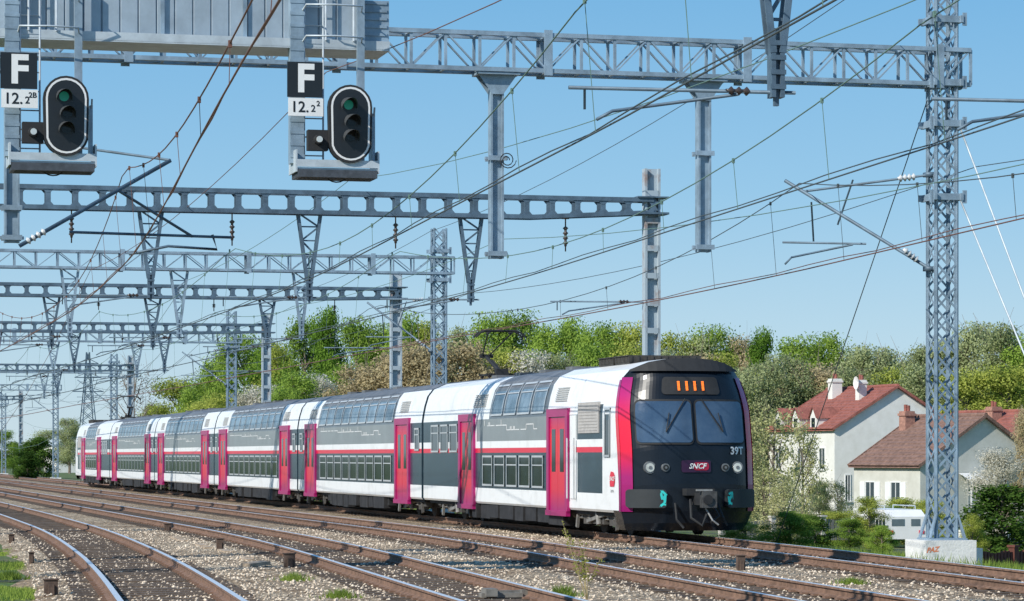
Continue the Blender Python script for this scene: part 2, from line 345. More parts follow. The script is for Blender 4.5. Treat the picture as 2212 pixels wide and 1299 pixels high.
def gantryL(px,zb,zt_,ztop,label):
    s=s_from_px(px); root=thing('lattice_gantry',label,'overhead line gantry',(MT,s,-.5),'lattice gantries')
    near=px>1500
    if near:
        col=[zt(y,63.6) for y in (46,182,270,428)]
    else: col=[zt_+.25,zb-.25]
    lattice_mast(root,MT,s,.47,.23 if near else -.4,ztop,collars=col,m=steel)
    f=MB(); 
    if near:
        f.box(MT-.62,MT+.55,s-.6,s+.6,-.62,.2); f.box(MT+.56,MT+.78,s-.4,s+.4,-.5,.02)
    else: f.box(MT-.5,MT+.5,s-.5,s+.5,-.6,-.05)
    fo=f.build('concrete_base',conc_w,root)
    if near:
        p=MB(); p.box(MT-.42,MT+.42,s-.42,s+.42,.203,.24); 
        for sx in (-1,1):
            for sy in (-1,1): p.bar((MT+sx*.4,s+sy*.3,.24),(MT+sx*.25,s+sy*.25,.75),.03,.12)
        p.build('foot_plate',steel,fo)
        gr=MB(); text_add(gr,'PAZ',.15,(MT-.47,s-.604,-.0),(1,0,.1),(0,0,1),bold=.006,shear=.3); gr.build('graffiti',M('orange_spray',(.75,.25,.12),.8),fo)
    truss_beam(root,s,0,MT+.55,zb,zt_,.55,steel,.72 if near else .8)
    lattice_mast(root,0,s,.52,-.4,zt_+.8,name='lattice_mast')
    if near:
        for pt,zz,wd in ((14.3,zt(560,61.3),.24),(18.85,zt(546,62.4),.24),(4.26,zt(525,58.8),.26)):
            b=MB(); 
            for sx in (-1,1): b.box(pt+sx*wd/2-.02,pt+sx*wd/2+.02,s-.13,s+.13,zz,zb-.05)
            b.box(pt-wd/2,pt+wd/2,s-.06,s-.03,zz,zb-.05); b.box(pt-wd/2,pt+wd/2,s+.03,s+.06,zz,zb-.05)
            b.poly([(pt-.42,s-.15,zb-.08),(pt+.42,s-.15,zb-.08),(pt+.12,s-.15,zb-.5),(pt-.12,s-.15,zb-.5)])
            b.poly([(pt-.42,s+.15,zb-.08),(pt+.42,s+.15,zb-.08),(pt+.12,s+.15,zb-.5),(pt-.12,s+.15,zb-.5)])
            b.box(pt-.45,pt+.45,s-.3,s+.3,zb-.1,zb-.055)
            o=b.build('drop_post',steel,root)
            for zc in (zz+.1,zz+2.1 if pt>5 else zz+.7):
                c=MB(); c.box(pt-.2,pt+.2,s-.17,s-.13,zc-.05,zc+.05); c.box(pt-.2,pt+.2,s+.13,s+.17,zc-.05,zc+.05); c.box(pt-.24,pt+.24,s-.05,s+.05,zc-.03,zc+.03); c.build('collar',steel,o)
            if 14<pt<15:
                c=MB(); cp=[]
                for k in range(26): a=k*.5; rr=.06+.005*k; cp.append((pt+.18+rr*math.cos(a),s-.2-.004*k,zz+2.05+rr*math.sin(a)))
                c.path(cp,.012,5); c.build('coiled_cable',blackm,o,True)
        b=MB(); b.tube((4.4,s-.15,6.25),(7.45,s-.15,8.05),.045); b.tube((6.4,s-.15,7.4),(7.9,s-.15,6.5),.03); b.tube((5.4,s-.15,6.55),(8.7,s-.15,6.5),.03)
        b.path([(8.3,s-.15,6.55),(8.4,s-.15,6.25),(7.4,s-.15,6.3),(6.6,s-.15,6.12)],.028,6); b.tube((7.45,s-.15,8.05),(4.4,s-.15,8.4),.028)
        o=b.build('cantilever',steel_d,root,True); i=MB(); i.insul((4.55,s-.15,6.34),(4.95,s-.15,6.58),.085,4); i.build('insulator',ceram,o,True)
    cantilever(root,MT-.28,s,TC+off(s)-.2)
    for k in ('A','B','D'):
        if not near: steady(root,TR[k](s)+2.2,s,TR[k](s),6.1)
        if not near: vhanger(root,TR[k](s)+2.2,s,zb,6.55,steel)
    return root,s
def gantryH(px,zb,zt_,ztop,label,s=None,near=False):
    s=s if s is not None else s_from_px(px); root=thing('batten_gantry',label,'overhead line gantry',(MT,s,-.5),'batten gantries')
    b=MB(); w=.2
    for sx in (-1,1): b.box(MT+sx*w-.035,MT+sx*w+.035,s-.16,s+.16,-.5,ztop)
    b.box(MT-w,MT+w,s-.02,s+.02,-.5,ztop)
    z=0
    while z<ztop-.2: b.box(MT-w,MT+w,s-.16,s-.15,z,z+.16); z+=.8
    b.box(MT-.4,MT+.4,s-.4,s+.4,-.6,-.2)
    b.build('steel_column',rustcol,root)
    batten_beam(root,s,0,MT,zb,zt_,steel_d)
    b=MB(); b.box(-.2,.2,s-.2,s+.2,-.5,zt_+.5); b.build('steel_column',rustcol,root)
    for k in ('D','A','B'):
        if near and k=='D': continue
        tw=TR[k](s); tp=tw+2.2
        vhanger(root,tp,s,zb,6.45,steel_d); steady(root,tp,s,tw,6.1)
        if not near: istring(root,tw,s,zb,7.95)
    if not near: istring(root,TC+off(s),s,zb,7.95)
    steady(root,23.95,s,TC+off(s),6.1)
    return root,s
gantryH(0,9.3,9.9,10.4,'nearest gantry, only its dark triangular drop brackets hanging into the top of view',s=34.2,near=True)
gantryL(2035,10.1,10.85,13.2,'tall near lattice gantry on a white concrete block at right with long drop posts')
gantryH(1407,8.92,9.48,10.4,'dark batten gantry ending on a rust streaked column behind the train cab')
gantryL(948,9.1,9.72,10.85,'lattice gantry whose mast rises behind the second carriage')
gantryH(855,8.5,8.95,9.6,'dark batten gantry on a steel column left of the lattice mast above the second carriage')
gantryH(575,8.5,8.95,9.6,'dark batten gantry with its column standing before the white blossom trees')
gantryL(500,8.5,9.1,10.3,'lattice gantry with mast above the fourth carriage')
gantryH(282,8.3,8.75,9.5,'far batten gantry standing by the leafless tree')
gantryL(246,8.5,9.1,10.0,'far lattice gantry with mast above the last carriage')
gantryL(120,8.3,8.8,9.9,'lattice gantry just beyond the tail of the train')
gantryH(45,8.2,8.6,9.2,'distant batten gantry left of the train tail')
gantryL(8,8.2,8.7,9.5,'farthest lattice gantry at the left picture edge')
# ------------------------------------------------------------------ wires
def wire_run(name,key,label,sup,s_end,mm,cm,z_c=6.1):
    f=TR[key]; root=thing(name,label,'overhead line',(0,0,0),'overhead lines above the tracks')
    def zm(s):
        for a,b in zip(sup,sup[1:]):
            if a<=s<=b: u=(s-a)/(b-a); m_=6.55 if b-a>40 else 7.1; return m_+(7.9-m_)*(2*u-1)**2
        return 7.9
    ss=[];s=sup[0]
    while s<s_end: ss.append(s); s+=2.5
    def stag(s):
        for i,(a,b) in enumerate(zip(sup,sup[1:])):
            if a<=s<=b: u=(s-a)/(b-a); v=.15 if i%2 else -.15; return v*(1-2*u)
        return 0
    m=MB(); m.path([(f(s),s,zm(s)) for s in ss],.011,5); m.build('messenger_wire',mm,root,True)
    m=MB(); m.path([(f(s)+stag(s),s,z_c) for s in ss],[.010+.00007*s for s in ss],5); m.build('contact_wire',cm,root,True)
    m=MB(); m.path([(f(s)+stag(s)+.05,s,z_c+.04+.06*abs(math.sin(s*.35))) for s in ss if s<110],.010,5); m.build('auxiliary_wire',cm,root,True)
    s=sup[0]+3; i=0
    while s<min(s_end,200):
        m=MB(); m.tube((f(s),s,zm(s)),(f(s)+stag(s),s,z_c),.006,n=4); m.box(f(s)-.02,f(s)+.02,s-.02,s+.02,zm(s)-.05,zm(s)+.03); m.build('dropper',mm,root); s+=5.2 if s<120 else 8
sH=[34.2]+[s_from_px(p) for p in (1407,855,575)]+[186,s_from_px(282),250,290,340]
sL=[s_from_px(p) for p in (2035,948,500,246,120,8)]
wire_run('overhead_line','D','brown copper overhead line running steeply down past the signals',[8,sL[0]]+sH[2:],330,wirer,wirer)
wire_run('overhead_line','A','overhead line passing between the right signal and the long drop posts',[-4]+sH,330,wireg,wiremat)
wire_run('overhead_line','B','overhead line crossing between the two drop posts and the right lattice mast',[-4]+sH,330,wireg,wiremat)
wire_run('overhead_line','T','overhead line above the train touched by its pantograph',[12]+sL,330,wiremat,wirer,6.05)
def feeder(label,pts,r=.010,m=wiremat,name='feeder_wire'):
    b=MB(); P=[]
    for a,c in zip(pts,pts[1:]):
        L=abs(c[1]-a[1])
        for i in range(12):
            u=i/12; P.append((a[0]+(c[0]-a[0])*u,a[1]+(c[1]-a[1])*u,a[2]+(c[2]-a[2])*u-L*L*.0002*4*u*(1-u)))
    P.append(pts[-1]); b.path(P,r,5); b.build(name,m,smooth=True,base=(pts[0][0],pts[0][1],pts[0][2]),label=label,cat='wire')
feeder('thin feeder wire strung along the outer side of the masts',[(24.9,5,8.4),(24.9,59,8.3),(24.9,108,8.2),(24.9,160,8.2),(24.9,224,8.1),(24.9,300,8.1)])
feeder('upper feeder wire running over the beams to the top of the right mast',[(20,8,11.5),(22,59,11.9),(23.6,109,10.6),(23.6,160,10.2),(23.6,300,9.8)])
feeder('greenish wire crossing low in front of the near lattice mast',[(19.6,12,7.4),(19.9,82,8.3),(20,119,8.2),(20,160,8.2),(20,300,8)],m=wireg)
feeder('thin dark wire sloping above the second drop post',[(15.2,8,9.2),(15.4,82,9.9),(15.6,119,9.2),(15.6,300,9)],m=wireg)
feeder('thin wire sloping between the right signal and the first drop post',[(10.2,-2,8.6),(10.6,59,9.9),(10.8,110,9.0),(10.9,300,8.6)],m=wirer)
feeder('diagonal bracing wire dropping from the right lattice mast to the bushes',[(24.0,59.6,zt(215,63.4)),(24.5,71.5,-.6)],.012,name='stay_wire')
s1=sL[0]
feeder('upper pale stay wire slanting down right of the near mast',[(MT+.3,s1-.3,zt(275,63.2)),(25.4,s1-7,-.4)],.022,steel_l,name='stay_wire')
feeder('lower pale stay wire slanting down right of the near mast',[(MT+.3,s1-.3,zt(430,63.2)),(25.4,s1-6.4,-.4)],.022,steel_l,name='stay_wire')
# ------------------------------------------------------------------ signal gantry
SG=51.2
root=thing('signal_gantry','grey panelled signal walkway gantry across the top left','signal gantry',(-1.5,SG,-.25))
def zg(px,y):
    Y=CT*SG/(1-ST*(px+445)/6488); return zt(y,Y)
def tg(px): return (px+445)*CT*SG/(6488-ST*(px+445))
te=tg(838); tb=tg(778)
pan=M('gantry_panel',(.36,.43,.49),.45,.25,.15,1.5)
b=MB(); x=-1.5; i=0
while x<tb-.01:
    x2=min(x+.32,tb); b.poly([(x+.02,SG-.02,9.42),(x2-.02,SG-.02,9.42),(x2-.02,SG-.02,10.45),(x+.02,SG-.02,10.45)]); b.poly([(x2-.02,SG-.02,9.42),(x2,SG+.01,9.42),(x2,SG+.01,10.45),(x2-.02,SG-.02,10.45)]); b.poly([(x,SG+.01,9.42),(x+.02,SG-.02,9.42),(x+.02,SG-.02,10.45),(x,SG+.01,10.45)]); x=x2
b.build('side_panel',pan,root)
b=MB()
for px in (165,350,528,640,778): 
    t=tg(px); b.box(t-.035,t+.035,SG-.08,SG-.03,9.3,10.6)
b.build('panel_ribs',steel,root)
b=MB(); b.box(-1.5,te,SG-.16,SG-.08,9.27,9.42); b.box(-1.5,te,SG-.16,SG+1.0,9.25,9.28); b.box(-1.5,tb,SG-.12,SG-.02,10.45,10.52)
b.build('bottom_flange',steel_l,root)
b=MB(); b.box(tb,te,SG-.1,SG+.95,9.3,10.15); 
for k in range(6):
    z=9.38+k*.14; b.box(tb+.02,te-.04,SG-.12,SG-.1,z,z+.05)
b.build('end_box',steel,root)
b=MB(); b.box(-1.5,tb,SG+.9,SG+.94,9.3,10.45); b.build('rear_panel',pan,root)
b=MB()
for px in (60,120,640,700,760): 
    t=tg(px); b.tube((t,SG-.18,9.4),(t,SG-.18,11.2),.02)
b.tube((-1.5,SG-.2,11.1),(te,SG-.2,11.1),.02); b.build('guard_rail',steel_l,root,True)
lattice_mast(root,-1.5,SG+.4,.7,-.25,10.4)
def signal(px,label,num):
    tc=tg(px); root=thing('railway_signal',label,'railway signal',(tc,SG-.3,7.0),'signals hanging from the walkway gantry'); s=SG-.35
    zc=zg(px,275 if px>400 else 258)
    dz=zc-7.89
    b=MB()
    b.box(*[tc-1.02,tc-.78],s+.1,s+.35,7.2+dz,10.3); b.box(tc+.17,tc+.3,s+.05,s+.15,7.2+dz,10.3)
    for k in range(14): b.box(tc-1.03,tc-.77,s+.09,s+.1,7.3+dz+k*.21,7.36+dz+k*.21)
    b.build('support_post',steel,root)
    b=MB()
    for k in range(9): b.tube((tc-.76,s+.2,7.35+dz+k*.33),(tc-.42,s+.2,7.35+dz+k*.33),.013,n=5)
    b.tube((tc-.42,s+.2,7.2+dz),(tc-.42,s+.2,10.3),.018,n=6); b.tube((tc-.76,s+.2,7.2+dz),(tc-.76,s+.2,10.3),.018,n=6)
    b.build('ladder',steel_l,root,True)
    b=MB()
    for z in (9.35,9.9): 
        b.path([(tc-.8,s+.2,z),(tc-.8,s-.25,z+.06),(tc-.3,s-.35,z+.06),(tc+.2,s-.25,z+.06),(tc+.25,s+.1,z)],.016,6)
    b.build('hoop_rail',steel_l,root,True)
    b=MB(); b.box(tc-.94,tc+.5,s-.12,s+.6,7.08+dz,7.11+dz); b.box(tc-.94,tc+.5,s-.15,s-.12,7.12+dz,7.25+dz); b.box(tc-.97,tc-.94,s-.15,s+.6,7.03+dz,7.42+dz); b.box(tc+.5,tc+.53,s-.15,s+.6,7.03+dz,7.42+dz)
    b.build('work_platform',steel_l,root)
    b=MB()
    for k in range(8): b.box(tc-.93,tc+.49,s-.16+k*.09,s-.12+k*.09,6.94+dz,7.075+dz)
    b.build('platform_grating',M('grating_dark',(.06,.07,.085),.6,0,.3,8),root)
    b=MB(); b.path([(tc-.2+.18*math.cos(a*.4),s+.1,7.0+dz-.12*math.sin(a*.4)) for a in range(9)],.012,5); b.build('hanging_cable',blackm,root,True)
    def oval(w,h,y,r=None):
        pts=[]; r=w/2
        for k in range(24):
            a=math.pi*k/12; cz=(h/2-r)*(1 if math.sin(a)>=0 else -1)
            pts.append((tc+r*math.cos(a),s+y,7.89+dz+cz+r*math.sin(a)))
        return pts
    def slab(w,h,y0,y1,name,mat):
        m=MB(); A=oval(w,h,y0);B=oval(w,h,y1); m.poly(A); m.poly(B[::-1])
        for k in range(24): m.poly([A[k],A[(k+1)%24],B[(k+1)%24],B[k]])
        return m.build(name,mat,root)
    slab(.78,1.38,-.2,-.02,'target_board',blackm)
    m=MB(); A=oval(.70,1.30,-.206);B=oval(.63,1.23,-.206)
    for k in range(24): m.poly([A[k],A[(k+1)%24],B[(k+1)%24],B[k]])
    m.build('white_border',whitep,root)
    slab(.62,1.22,-.212,-.2,'target_face',black)
    for k,(dx,z,mt) in enumerate(((-.04,8.22,green_l),(.02,7.93,M('dark_lens',(.02,.02,.02),.1)),(.0,7.66,M('dark_lens',(0,0,0))))):
        m=MB(); 
        m.path([(tc+dx,s-.215,z+dz),(tc+dx,s-.225,z+dz)],.085,16); m.build('lamp',mt,root)
        m=MB(); n=12
        for j in range(n):
            a0=-.35+ (math.pi+.7)*j/n; a1=-.35+(math.pi+.7)*(j+1)/n; r=.135
            L0=.12+.28*max(0,math.sin(a0)); L1=.12+.28*max(0,math.sin(a1))
            m.poly([(tc+dx+r*math.cos(a0),s-.21,z+dz+r*math.sin(a0)),(tc+dx+r*math.cos(a1),s-.21,z+dz+r*math.sin(a1)),(tc+dx+r*math.cos(a1),s-.21-L1,z+dz+r*math.sin(a1)-.05),(tc+dx+r*math.cos(a0),s-.21-L0,z+dz+r*math.sin(a0)-.05)])
        m.build('lamp_hood',M('hood_black',(.07,.075,.08),.4),root,True)
    m=MB(); m.box(tc-.74,tc-.38,s-.1,s+.1,7.42+dz,7.78+dz); m.tube((tc-.56,s-.1,7.6+dz),(tc-.56,s-.2,7.6+dz),.09,.075,14); m.build('small_lamp_box',blackm,root)
    m=MB(); m.tube((tc-.56,s-.2,7.6+dz),(tc-.56,s-.24,7.6+dz),.055,n=14); m.build('small_lamp',lens,root)
    m=MB(); m.box(tc+.42,tc+.47,s-.05,s+.3,7.25+dz,8.1+dz); m.bar((tc+.45,s+.3,7.2+dz),(tc+.45,s-.1,8.2+dz),.03); m.build('side_screen',steel,root)
    pz=8.65+dz
    m=MB(); m.box(tc-1.12,tc-.49,s-.15,s-.12,pz-.31,pz+.31); text_add(m,'F',.68,(tc-.80,s-.154,pz+.0),(1,0,0),(0,0,1),1,bold=.022); m.build('letter_plate',[black,whitep],root)
    m=MB(); m.box(tc-1.1,tc-.48,s-.15,s-.12,pz-.64,pz-.325); text_add(m,num[0],.27,(tc-.90,s-.154,pz-.49),(1,0,0),(0,0,1),1,bold=.004); text_add(m,num[1],.17,(tc-.66,s-.154,pz-.51),(1,0,0),(0,0,1),1,bold=.003); text_add(m,num[2],.13,(tc-.57,s-.154,pz-.42),(1,0,0),(0,0,1),1,bold=.003); m.build('number_plate',[whitep,black],root)
signal(745,'right hanging signal with oval black board and plate numbered 12.2 2',('12.','2','2'))
signal(137,'left hanging signal with oval black board and plate numbered 12.2 2B',('12.','2','2B'))
# ------------------------------------------------------------------ train
S0=69.1; CL=24.4; HW=1.72
PROF=[(HW-.045,.6),(HW,.66),(HW,1.07),(HW,2.12),(HW,2.26),(HW,2.46),(HW,3.12),(HW-.03,3.35),(HW-.09,3.65),(1.53,3.98),(1.36,4.2),(.95,4.38),(.5,4.46),(0,4.48)]
ZT=[(z,x) for x,z in PROF]
def hw(z): return interp(ZT,z)
LOW=[(.1,1.50),(.3,1.60),(.66,HW)]
RT=sorted([(x,z) for x,z in PROF if z>=3.98])
def roofz(x): return interp(RT,abs(x))
SETB=[(.1,.28),(.35,.08),(.7,.0),(1.3,0),(2.2,.08),(3.4,.36),(4.05,.58),(4.48,.85)]
TW=1.53; BU=.78
def bul(a): return BU*abs(a)**3
def face(a,z,o=0):
    zz=min(z,3.98)
    return (TC+a*(hw(zz) if zz>.66 else interp(LOW,zz))*(1+o*.3), S0+interp(SETB,z)+bul(a)-o, z)
MI={'w':0,'s':1,'g':2,'d':3,'r':4,'R':5}
TM=[white_t,slate,grey_t,dgrey_t,red_t,roof_t]
def liv_tr(r,z):
    zone=4.7<r<19.7
    if z<1.07: return 'w'
    if z<2.12: return 's'
    if z<2.26: return 'r'
    if z<2.46: return 'w'
    if z<3.12: return 'g' if zone else 's' if (r<1.9 or r>22.5) else 'g'
    if z<4.0: return 'd' if zone else 'w'
    if z<4.25: return 'R' if zone else 'w'
    return 'R'
def liv_cab(r,z):
    up=8.1<r<15.0
    if z<1.07: return 'w'
    if r<2.5: return 'w' if z<4.3 else ('R' if r>1.6 else 'w')
    if r<4.95: 
        if z<2.46: return 's' if z<2.12 else ('r' if z<2.26 else 'w')
        return 's' if z<3.5 else ('w' if z<4.3 else 'R')
    if z<2.12: return 's' if r>8 else 'w'
    if z<2.26: return 'r'
    if z<2.46: return 'w'
    if z<3.12: return 'g' if r<16.6 else 's' if r>18.9 else 'w'
    if z<4.0: return 'd' if up else 'w'
    if z<4.3: return 'R' if up else 'w'
    return 'R'
def shell(m,f,cols,liv,cab):
    prof=[(-x,z) for x,z in PROF]+[(x,z) for x,z in PROF[::-1][1:]]
    n=len(prof); base=len(m.v)
    for ci,r in enumerate(cols):
        for x,z in prof:
            if cab and ci==0:
                a=max(-1,min(1,x/TW)) if z>=3.98 else 1
                sr=interp(SETB,z)+bul(a)
            else: sr=r
            m.v.append((TC+x,f(sr),z))
    for i in range(len(cols)-1):
        rm=(cols[i]+cols[i+1])/2
        for k in range(n-1):
            zm=(prof[k][1]+prof[k+1][1])/2
            m.f.append([base+i*n+k,base+i*n+k+1,base+(i+1)*n+k+1,base+(i+1)*n+k]); m.m.append(MI[liv(rm,zm)])
    e=base+(len(cols)-1)*n; m.f.append([e+k for k in range(n)]); m.m.append(1)
    if not cab: m.f.append([base+k for k in range(n)]); m.m.append(1)
def patch(m,f,r0,r1,z0,z1,o,mi,nz=4):
    for i in range(nz):
        a=z0+(z1-z0)*i/nz; b=z0+(z1-z0)*(i+1)/nz
        m.poly([(TC-hw(a)-o,f(r0),a),(TC-hw(a)-o,f(r1),a),(TC-hw(b)-o,f(r1),b),(TC-hw(b)-o,f(r0),b)],mi)
def window(par,f,r0,r1,z0,z1,trans=True,gl=None):
    m=MB(); patch(m,f,r0,r1,z0,z1,.008,1); w=.055
    for a,b in ((r0,r0+w),(r1-w,r1)): patch(m,f,a,b,z0,z1,.03,0)
    patch(m,f,r0+w,r1-w,z0,z0+w,.03,0,1); patch(m,f,r0+w,r1-w,z1-w,z1,.03,0,1)
    if trans: zz=z0+(z1-z0)*.68; patch(m,f,r0+w,r1-w,zz,zz+.035,.031,0,1)
    m.build('window',[alu,gl or glass],par)
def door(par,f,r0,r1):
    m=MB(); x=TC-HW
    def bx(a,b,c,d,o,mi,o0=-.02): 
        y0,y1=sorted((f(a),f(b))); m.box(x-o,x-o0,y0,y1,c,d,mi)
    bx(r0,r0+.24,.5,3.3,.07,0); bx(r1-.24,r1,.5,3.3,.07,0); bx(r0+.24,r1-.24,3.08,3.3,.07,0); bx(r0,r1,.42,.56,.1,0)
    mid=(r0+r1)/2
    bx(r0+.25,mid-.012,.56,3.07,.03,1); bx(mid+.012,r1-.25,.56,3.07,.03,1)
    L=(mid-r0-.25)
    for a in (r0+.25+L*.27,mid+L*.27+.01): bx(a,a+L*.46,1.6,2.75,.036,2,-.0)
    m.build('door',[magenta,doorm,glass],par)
def louver(par,f,r0,r1,z0,z1):
    m=MB(); y0,y1=sorted((f(r0),f(r1))); n=7
    for i in range(n):
        a=z0+(z1-z0)*i/n; t=TC-hw(a); m.box(t-.03,t+.01,y0,y1,a,a+(z1-z0)/n*.55)
    m.build('ventilation_louver',M('louver_grey',(.5,.5,.49),.6),par)
def bogie(par,f,rc):
    m=MB(); y=f(rc)
    for dy in (-1.25,1.25):
        for sx in (-1,1):
            m.tube((TC+sx*.80,y+dy,.46),(TC+sx*.94,y+dy,.46),.46,n=20,mi=0)
            m.tube((TC+sx*.94,y+dy,.46),(TC+sx*1.38,y+dy,.46),.17,n=12,mi=1)
            m.box(TC+sx*1.3-.12,TC+sx*1.3+.12,y+dy-.26,y+dy+.26,.24,.66,1)
            for q in (-.36,.36): m.insul((TC+sx*1.4,y+dy+q,.36),(TC+sx*1.4,y+dy+q,.74),.12,4,2)
        m.tube((TC-.8,y+dy,.46),(TC+.8,y+dy,.46),.09,n=8)
    for sx in (-1,1):
        m.box(TC+sx*1.3-.09,TC+sx*1.3+.09,y-1.8,y+1.8,.58,.8,1); m.box(TC+sx*1.28-.16,TC+sx*1.28+.16,y-.55,y+.55,.26,.64,1); m.tube((TC+sx*1.5,y-.3,.25),(TC+sx*1.5,y-.1,.75),.07,mi=2)
        m.bar((TC+sx*1.48,y-1.0,.55),(TC+sx*1.48,y+.9,.32),.06,.09,2); m.bar((TC+sx*1.48,y+1.75,.7),(TC+sx*1.48,y+1.95,.14),.07,.12,2); m.bar((TC+sx*1.48,y-1.75,.7),(TC+sx*1.48,y-1.95,.14),.07,.12,1)
        m.box(TC+sx*1.35-.1,TC+sx*1.35+.1,y-2.3,y-1.95,.35,.62,1); m.tube((TC+sx*1.4,y+2.1,.5),(TC+sx*1.4,y+2.5,.5),.13,mi=1)
    m.build('bogie',[under,M('bogie_grey',(.075,.07,.065),.8,0,.4,4),M('spring_grey',(.2,.195,.185),.6,0,.4,5)],par)
def squiggle(par,f,r0,r1,z):
    m=MB(); x=TC-HW-.007; r=r0
    def seg(a,za,b,zb,w=.028):
        if abs(a-b)>abs(za-zb): m.poly([(x,f(a),za-w/2),(x,f(b),zb-w/2),(x,f(b),zb+w/2),(x,f(a),za+w/2)])
        else: m.poly([(x,f(a-w),za),(x,f(a+w),za),(x,f(b+w),zb),(x,f(b-w),zb)])
    cz=z; rnd=random.Random(3)
    while r<r1:
        L=rnd.uniform(.25,.9); seg(r,cz,min(r+L,r1),cz); r+=L; k=rnd.random()
        if k<.35: seg(r,cz,r,cz+.16)
        elif k<.55:
            nz=cz+rnd.choice((-.14,.14)); nz=max(z-.2,min(z+.2,nz)); seg(r,cz,r,nz); cz=nz
        elif k<.8: seg(r,cz,r,cz+.1); seg(r+.08,cz,r+.08,cz+.1); seg(r+.16,cz,r+.16,cz+.1)
        else: r+=.15
    m.build('line_motif',M('motif_white',(.7,.71,.7),.5),par)
train=thing('passenger_train','long white grey and red double deck passenger train with black cab front','train',(TC,S0,0))
for c in range(6):
    cab=c in (0,5)
    if c<5: f=(lambda r,c=c: S0+(c*CL)+r)
    else: f=(lambda r: S0+6*CL-r)
    m=MB()
    if cab:
        cols=[0,2.5,4.95,5.7,8.1,15.0,16.6,18.9,22,CL-.15]; liv=liv_cab
    else:
        cols=[.15,1.9,4.7,8,12,16,19.7,22.5,CL-.15]; liv=liv_tr
    shell(m,f,cols,liv,cab)
    car=m.build('carriage',TM,train,label=None)
    m=MB()
    y0,y1=sorted((f(6.3 if cab else 6.2),f(17.2 if cab else 18.2))); m.box(TC-1.58,TC+1.58,y0,y1,.3,.62)
    y0,y1=sorted((f(1.9 if cab else .4),f(24))); m.box(TC-1.55,TC+1.55,y0,y1,.5,.63); m.box(TC-1.0,TC+1.0,y0,y1,.3,.5)
    rr=random.Random(c)
    r=6.5
    while r<17:
        L=rr.uniform(.7,1.7); yy=sorted((f(r),f(min(r+L,17.2)))); dd=rr.uniform(.0,.1); m.box(TC-1.62-dd,TC+1.62,yy[0],yy[1],rr.uniform(.12,.22),.58); r+=L+rr.uniform(.06,.35)
    m.build('underframe_skirt',under,car)
    if cab:
        for k in range(4): window(car,f,8.5+k*1.62,9.9+k*1.62,3.2,4.12,gl=glassu)
        for k in range(5): window(car,f,8.5+k*1.5,9.75+k*1.5,1.14,2.04)
        for k in range(3): window(car,f,19.2+k*1.35,20.3+k*1.35,2.14,3.02)
        window(car,f,1.75,2.3,2.0,3.25,False)
        door(car,f,5.75,7.95); door(car,f,16.75,18.85)
        m=MB(); y0,y1=sorted((f(5.05),f(5.62))); m.box(TC-HW-.025,TC-HW,y0,y1,.9,3.1); m.tube((TC-HW-.09,f(4.98),.9),(TC-HW-.09,f(4.98),2.5),.02,mi=1); m.tube((TC-HW-.09,f(5.68),.9),(TC-HW-.09,f(5.68),2.5),.02,mi=1); m.build('crew_door',[white_t,alu],car)
        m=MB(); y0,y1=sorted((f(2.8),f(4.8))); m.box(TC-HW-.03,TC-HW+.03,y0,y1,2.62,3.42)
        for k in range(9): m.box(TC-HW-.04,TC-HW-.03,y0+.08,y1-.08,2.68+k*.08,2.71+k*.08)
        m.build('air_intake_grille',M('beige_grille',(.44,.42,.40),.6),car)
        louver(car,f,15.6,17.2,3.5,3.9); louver(car,f,6.2,7.4,3.5,3.9)
        squiggle(car,f,9.2,15.2,2.78); bogie(car,f,3.9); bogie(car,f,20.4)
        for (a,b,h) in ((2.7,4.0,.15),(4.2,5.6,.15)):
            m=MB(); y0,y1=sorted((f(a),f(b))); m.box(TC-.95,TC+.95,y0,y1,4.38,4.44)
            for k in range(10):
                yy=y0+(y1-y0)*k/10; m.box(TC-.97,TC+.97,yy,yy+(y1-y0)/18,4.44,4.44+h)
            for k in range(10):
                xx=-.95+k*.19; m.box(TC+xx,TC+xx+.08,y0-.02,y0,4.44,4.44+h)
            m.box(TC-1.0,TC+1.0,y0,y1,4.44+h,4.46+h)
            m.build('roof_ventilator',M('roof_equipment',(.05,.045,.04),.7,0,.4,4),car)
    else:
        for k in range(9): window(car,f,4.95+k*1.63,6.35+k*1.63,3.2,4.12,gl=glassu)
        for k in range(9): window(car,f,5.1+k*1.58,6.45+k*1.58,1.14,2.04)
        door(car,f,1.95,4.35); door(car,f,20.0,22.4)
        window(car,f,.5,1.2,2.2,2.95); window(car,f,23.1,23.8,2.2,2.95)
        louver(car,f,2.5,3.9,3.5,3.9); louver(car,f,20.4,21.8,3.5,3.9)
        squiggle(car,f,7,19,2.78); bogie(car,f,3.0); bogie(car,f,21.4)
    for k in range(4):
        m=MB(); y=f(10+k*3); m.box(TC-.6,TC+.6,y-.35,y+.35,4.44,4.53); m.build('roof_hatch',roof_t,car)
    if c<5:
        g=MB(); yy=S0+(c+1)*CL; g.box(TC-1.45,TC+1.45,yy-.2,yy+.2,.9,4.1); g.build('gangway_bellows',blackm,train)
def facegrid(m,a0,a1,zf0,zf1,o=0,mi=0,na=10,nz=10,mir=False):
    for i in range(na):
        for k in range(nz):
            q=[]
            for (ii,kk) in ((i,k),(i+1,k),(i+1,k+1),(i,k+1)):
                a=a0+(a1-a0)*ii/na; z0=zf0; z1=zf1 if zf1 is not None else roofz(a*TW)
                p=face(a,z0+(z1-z0)*kk/nz,o)
                if mir: p=(p[0],2*S0+6*CL-p[1],p[2])
                q.append(p)
            m.poly(q,mi)
m=MB(); facegrid(m,-1,1,.35,None,0,0,16,16,True); m.build('rear_cab',black,train,True)
m=MB(); facegrid(m,-1,1,.17,None,0,0,44,44)
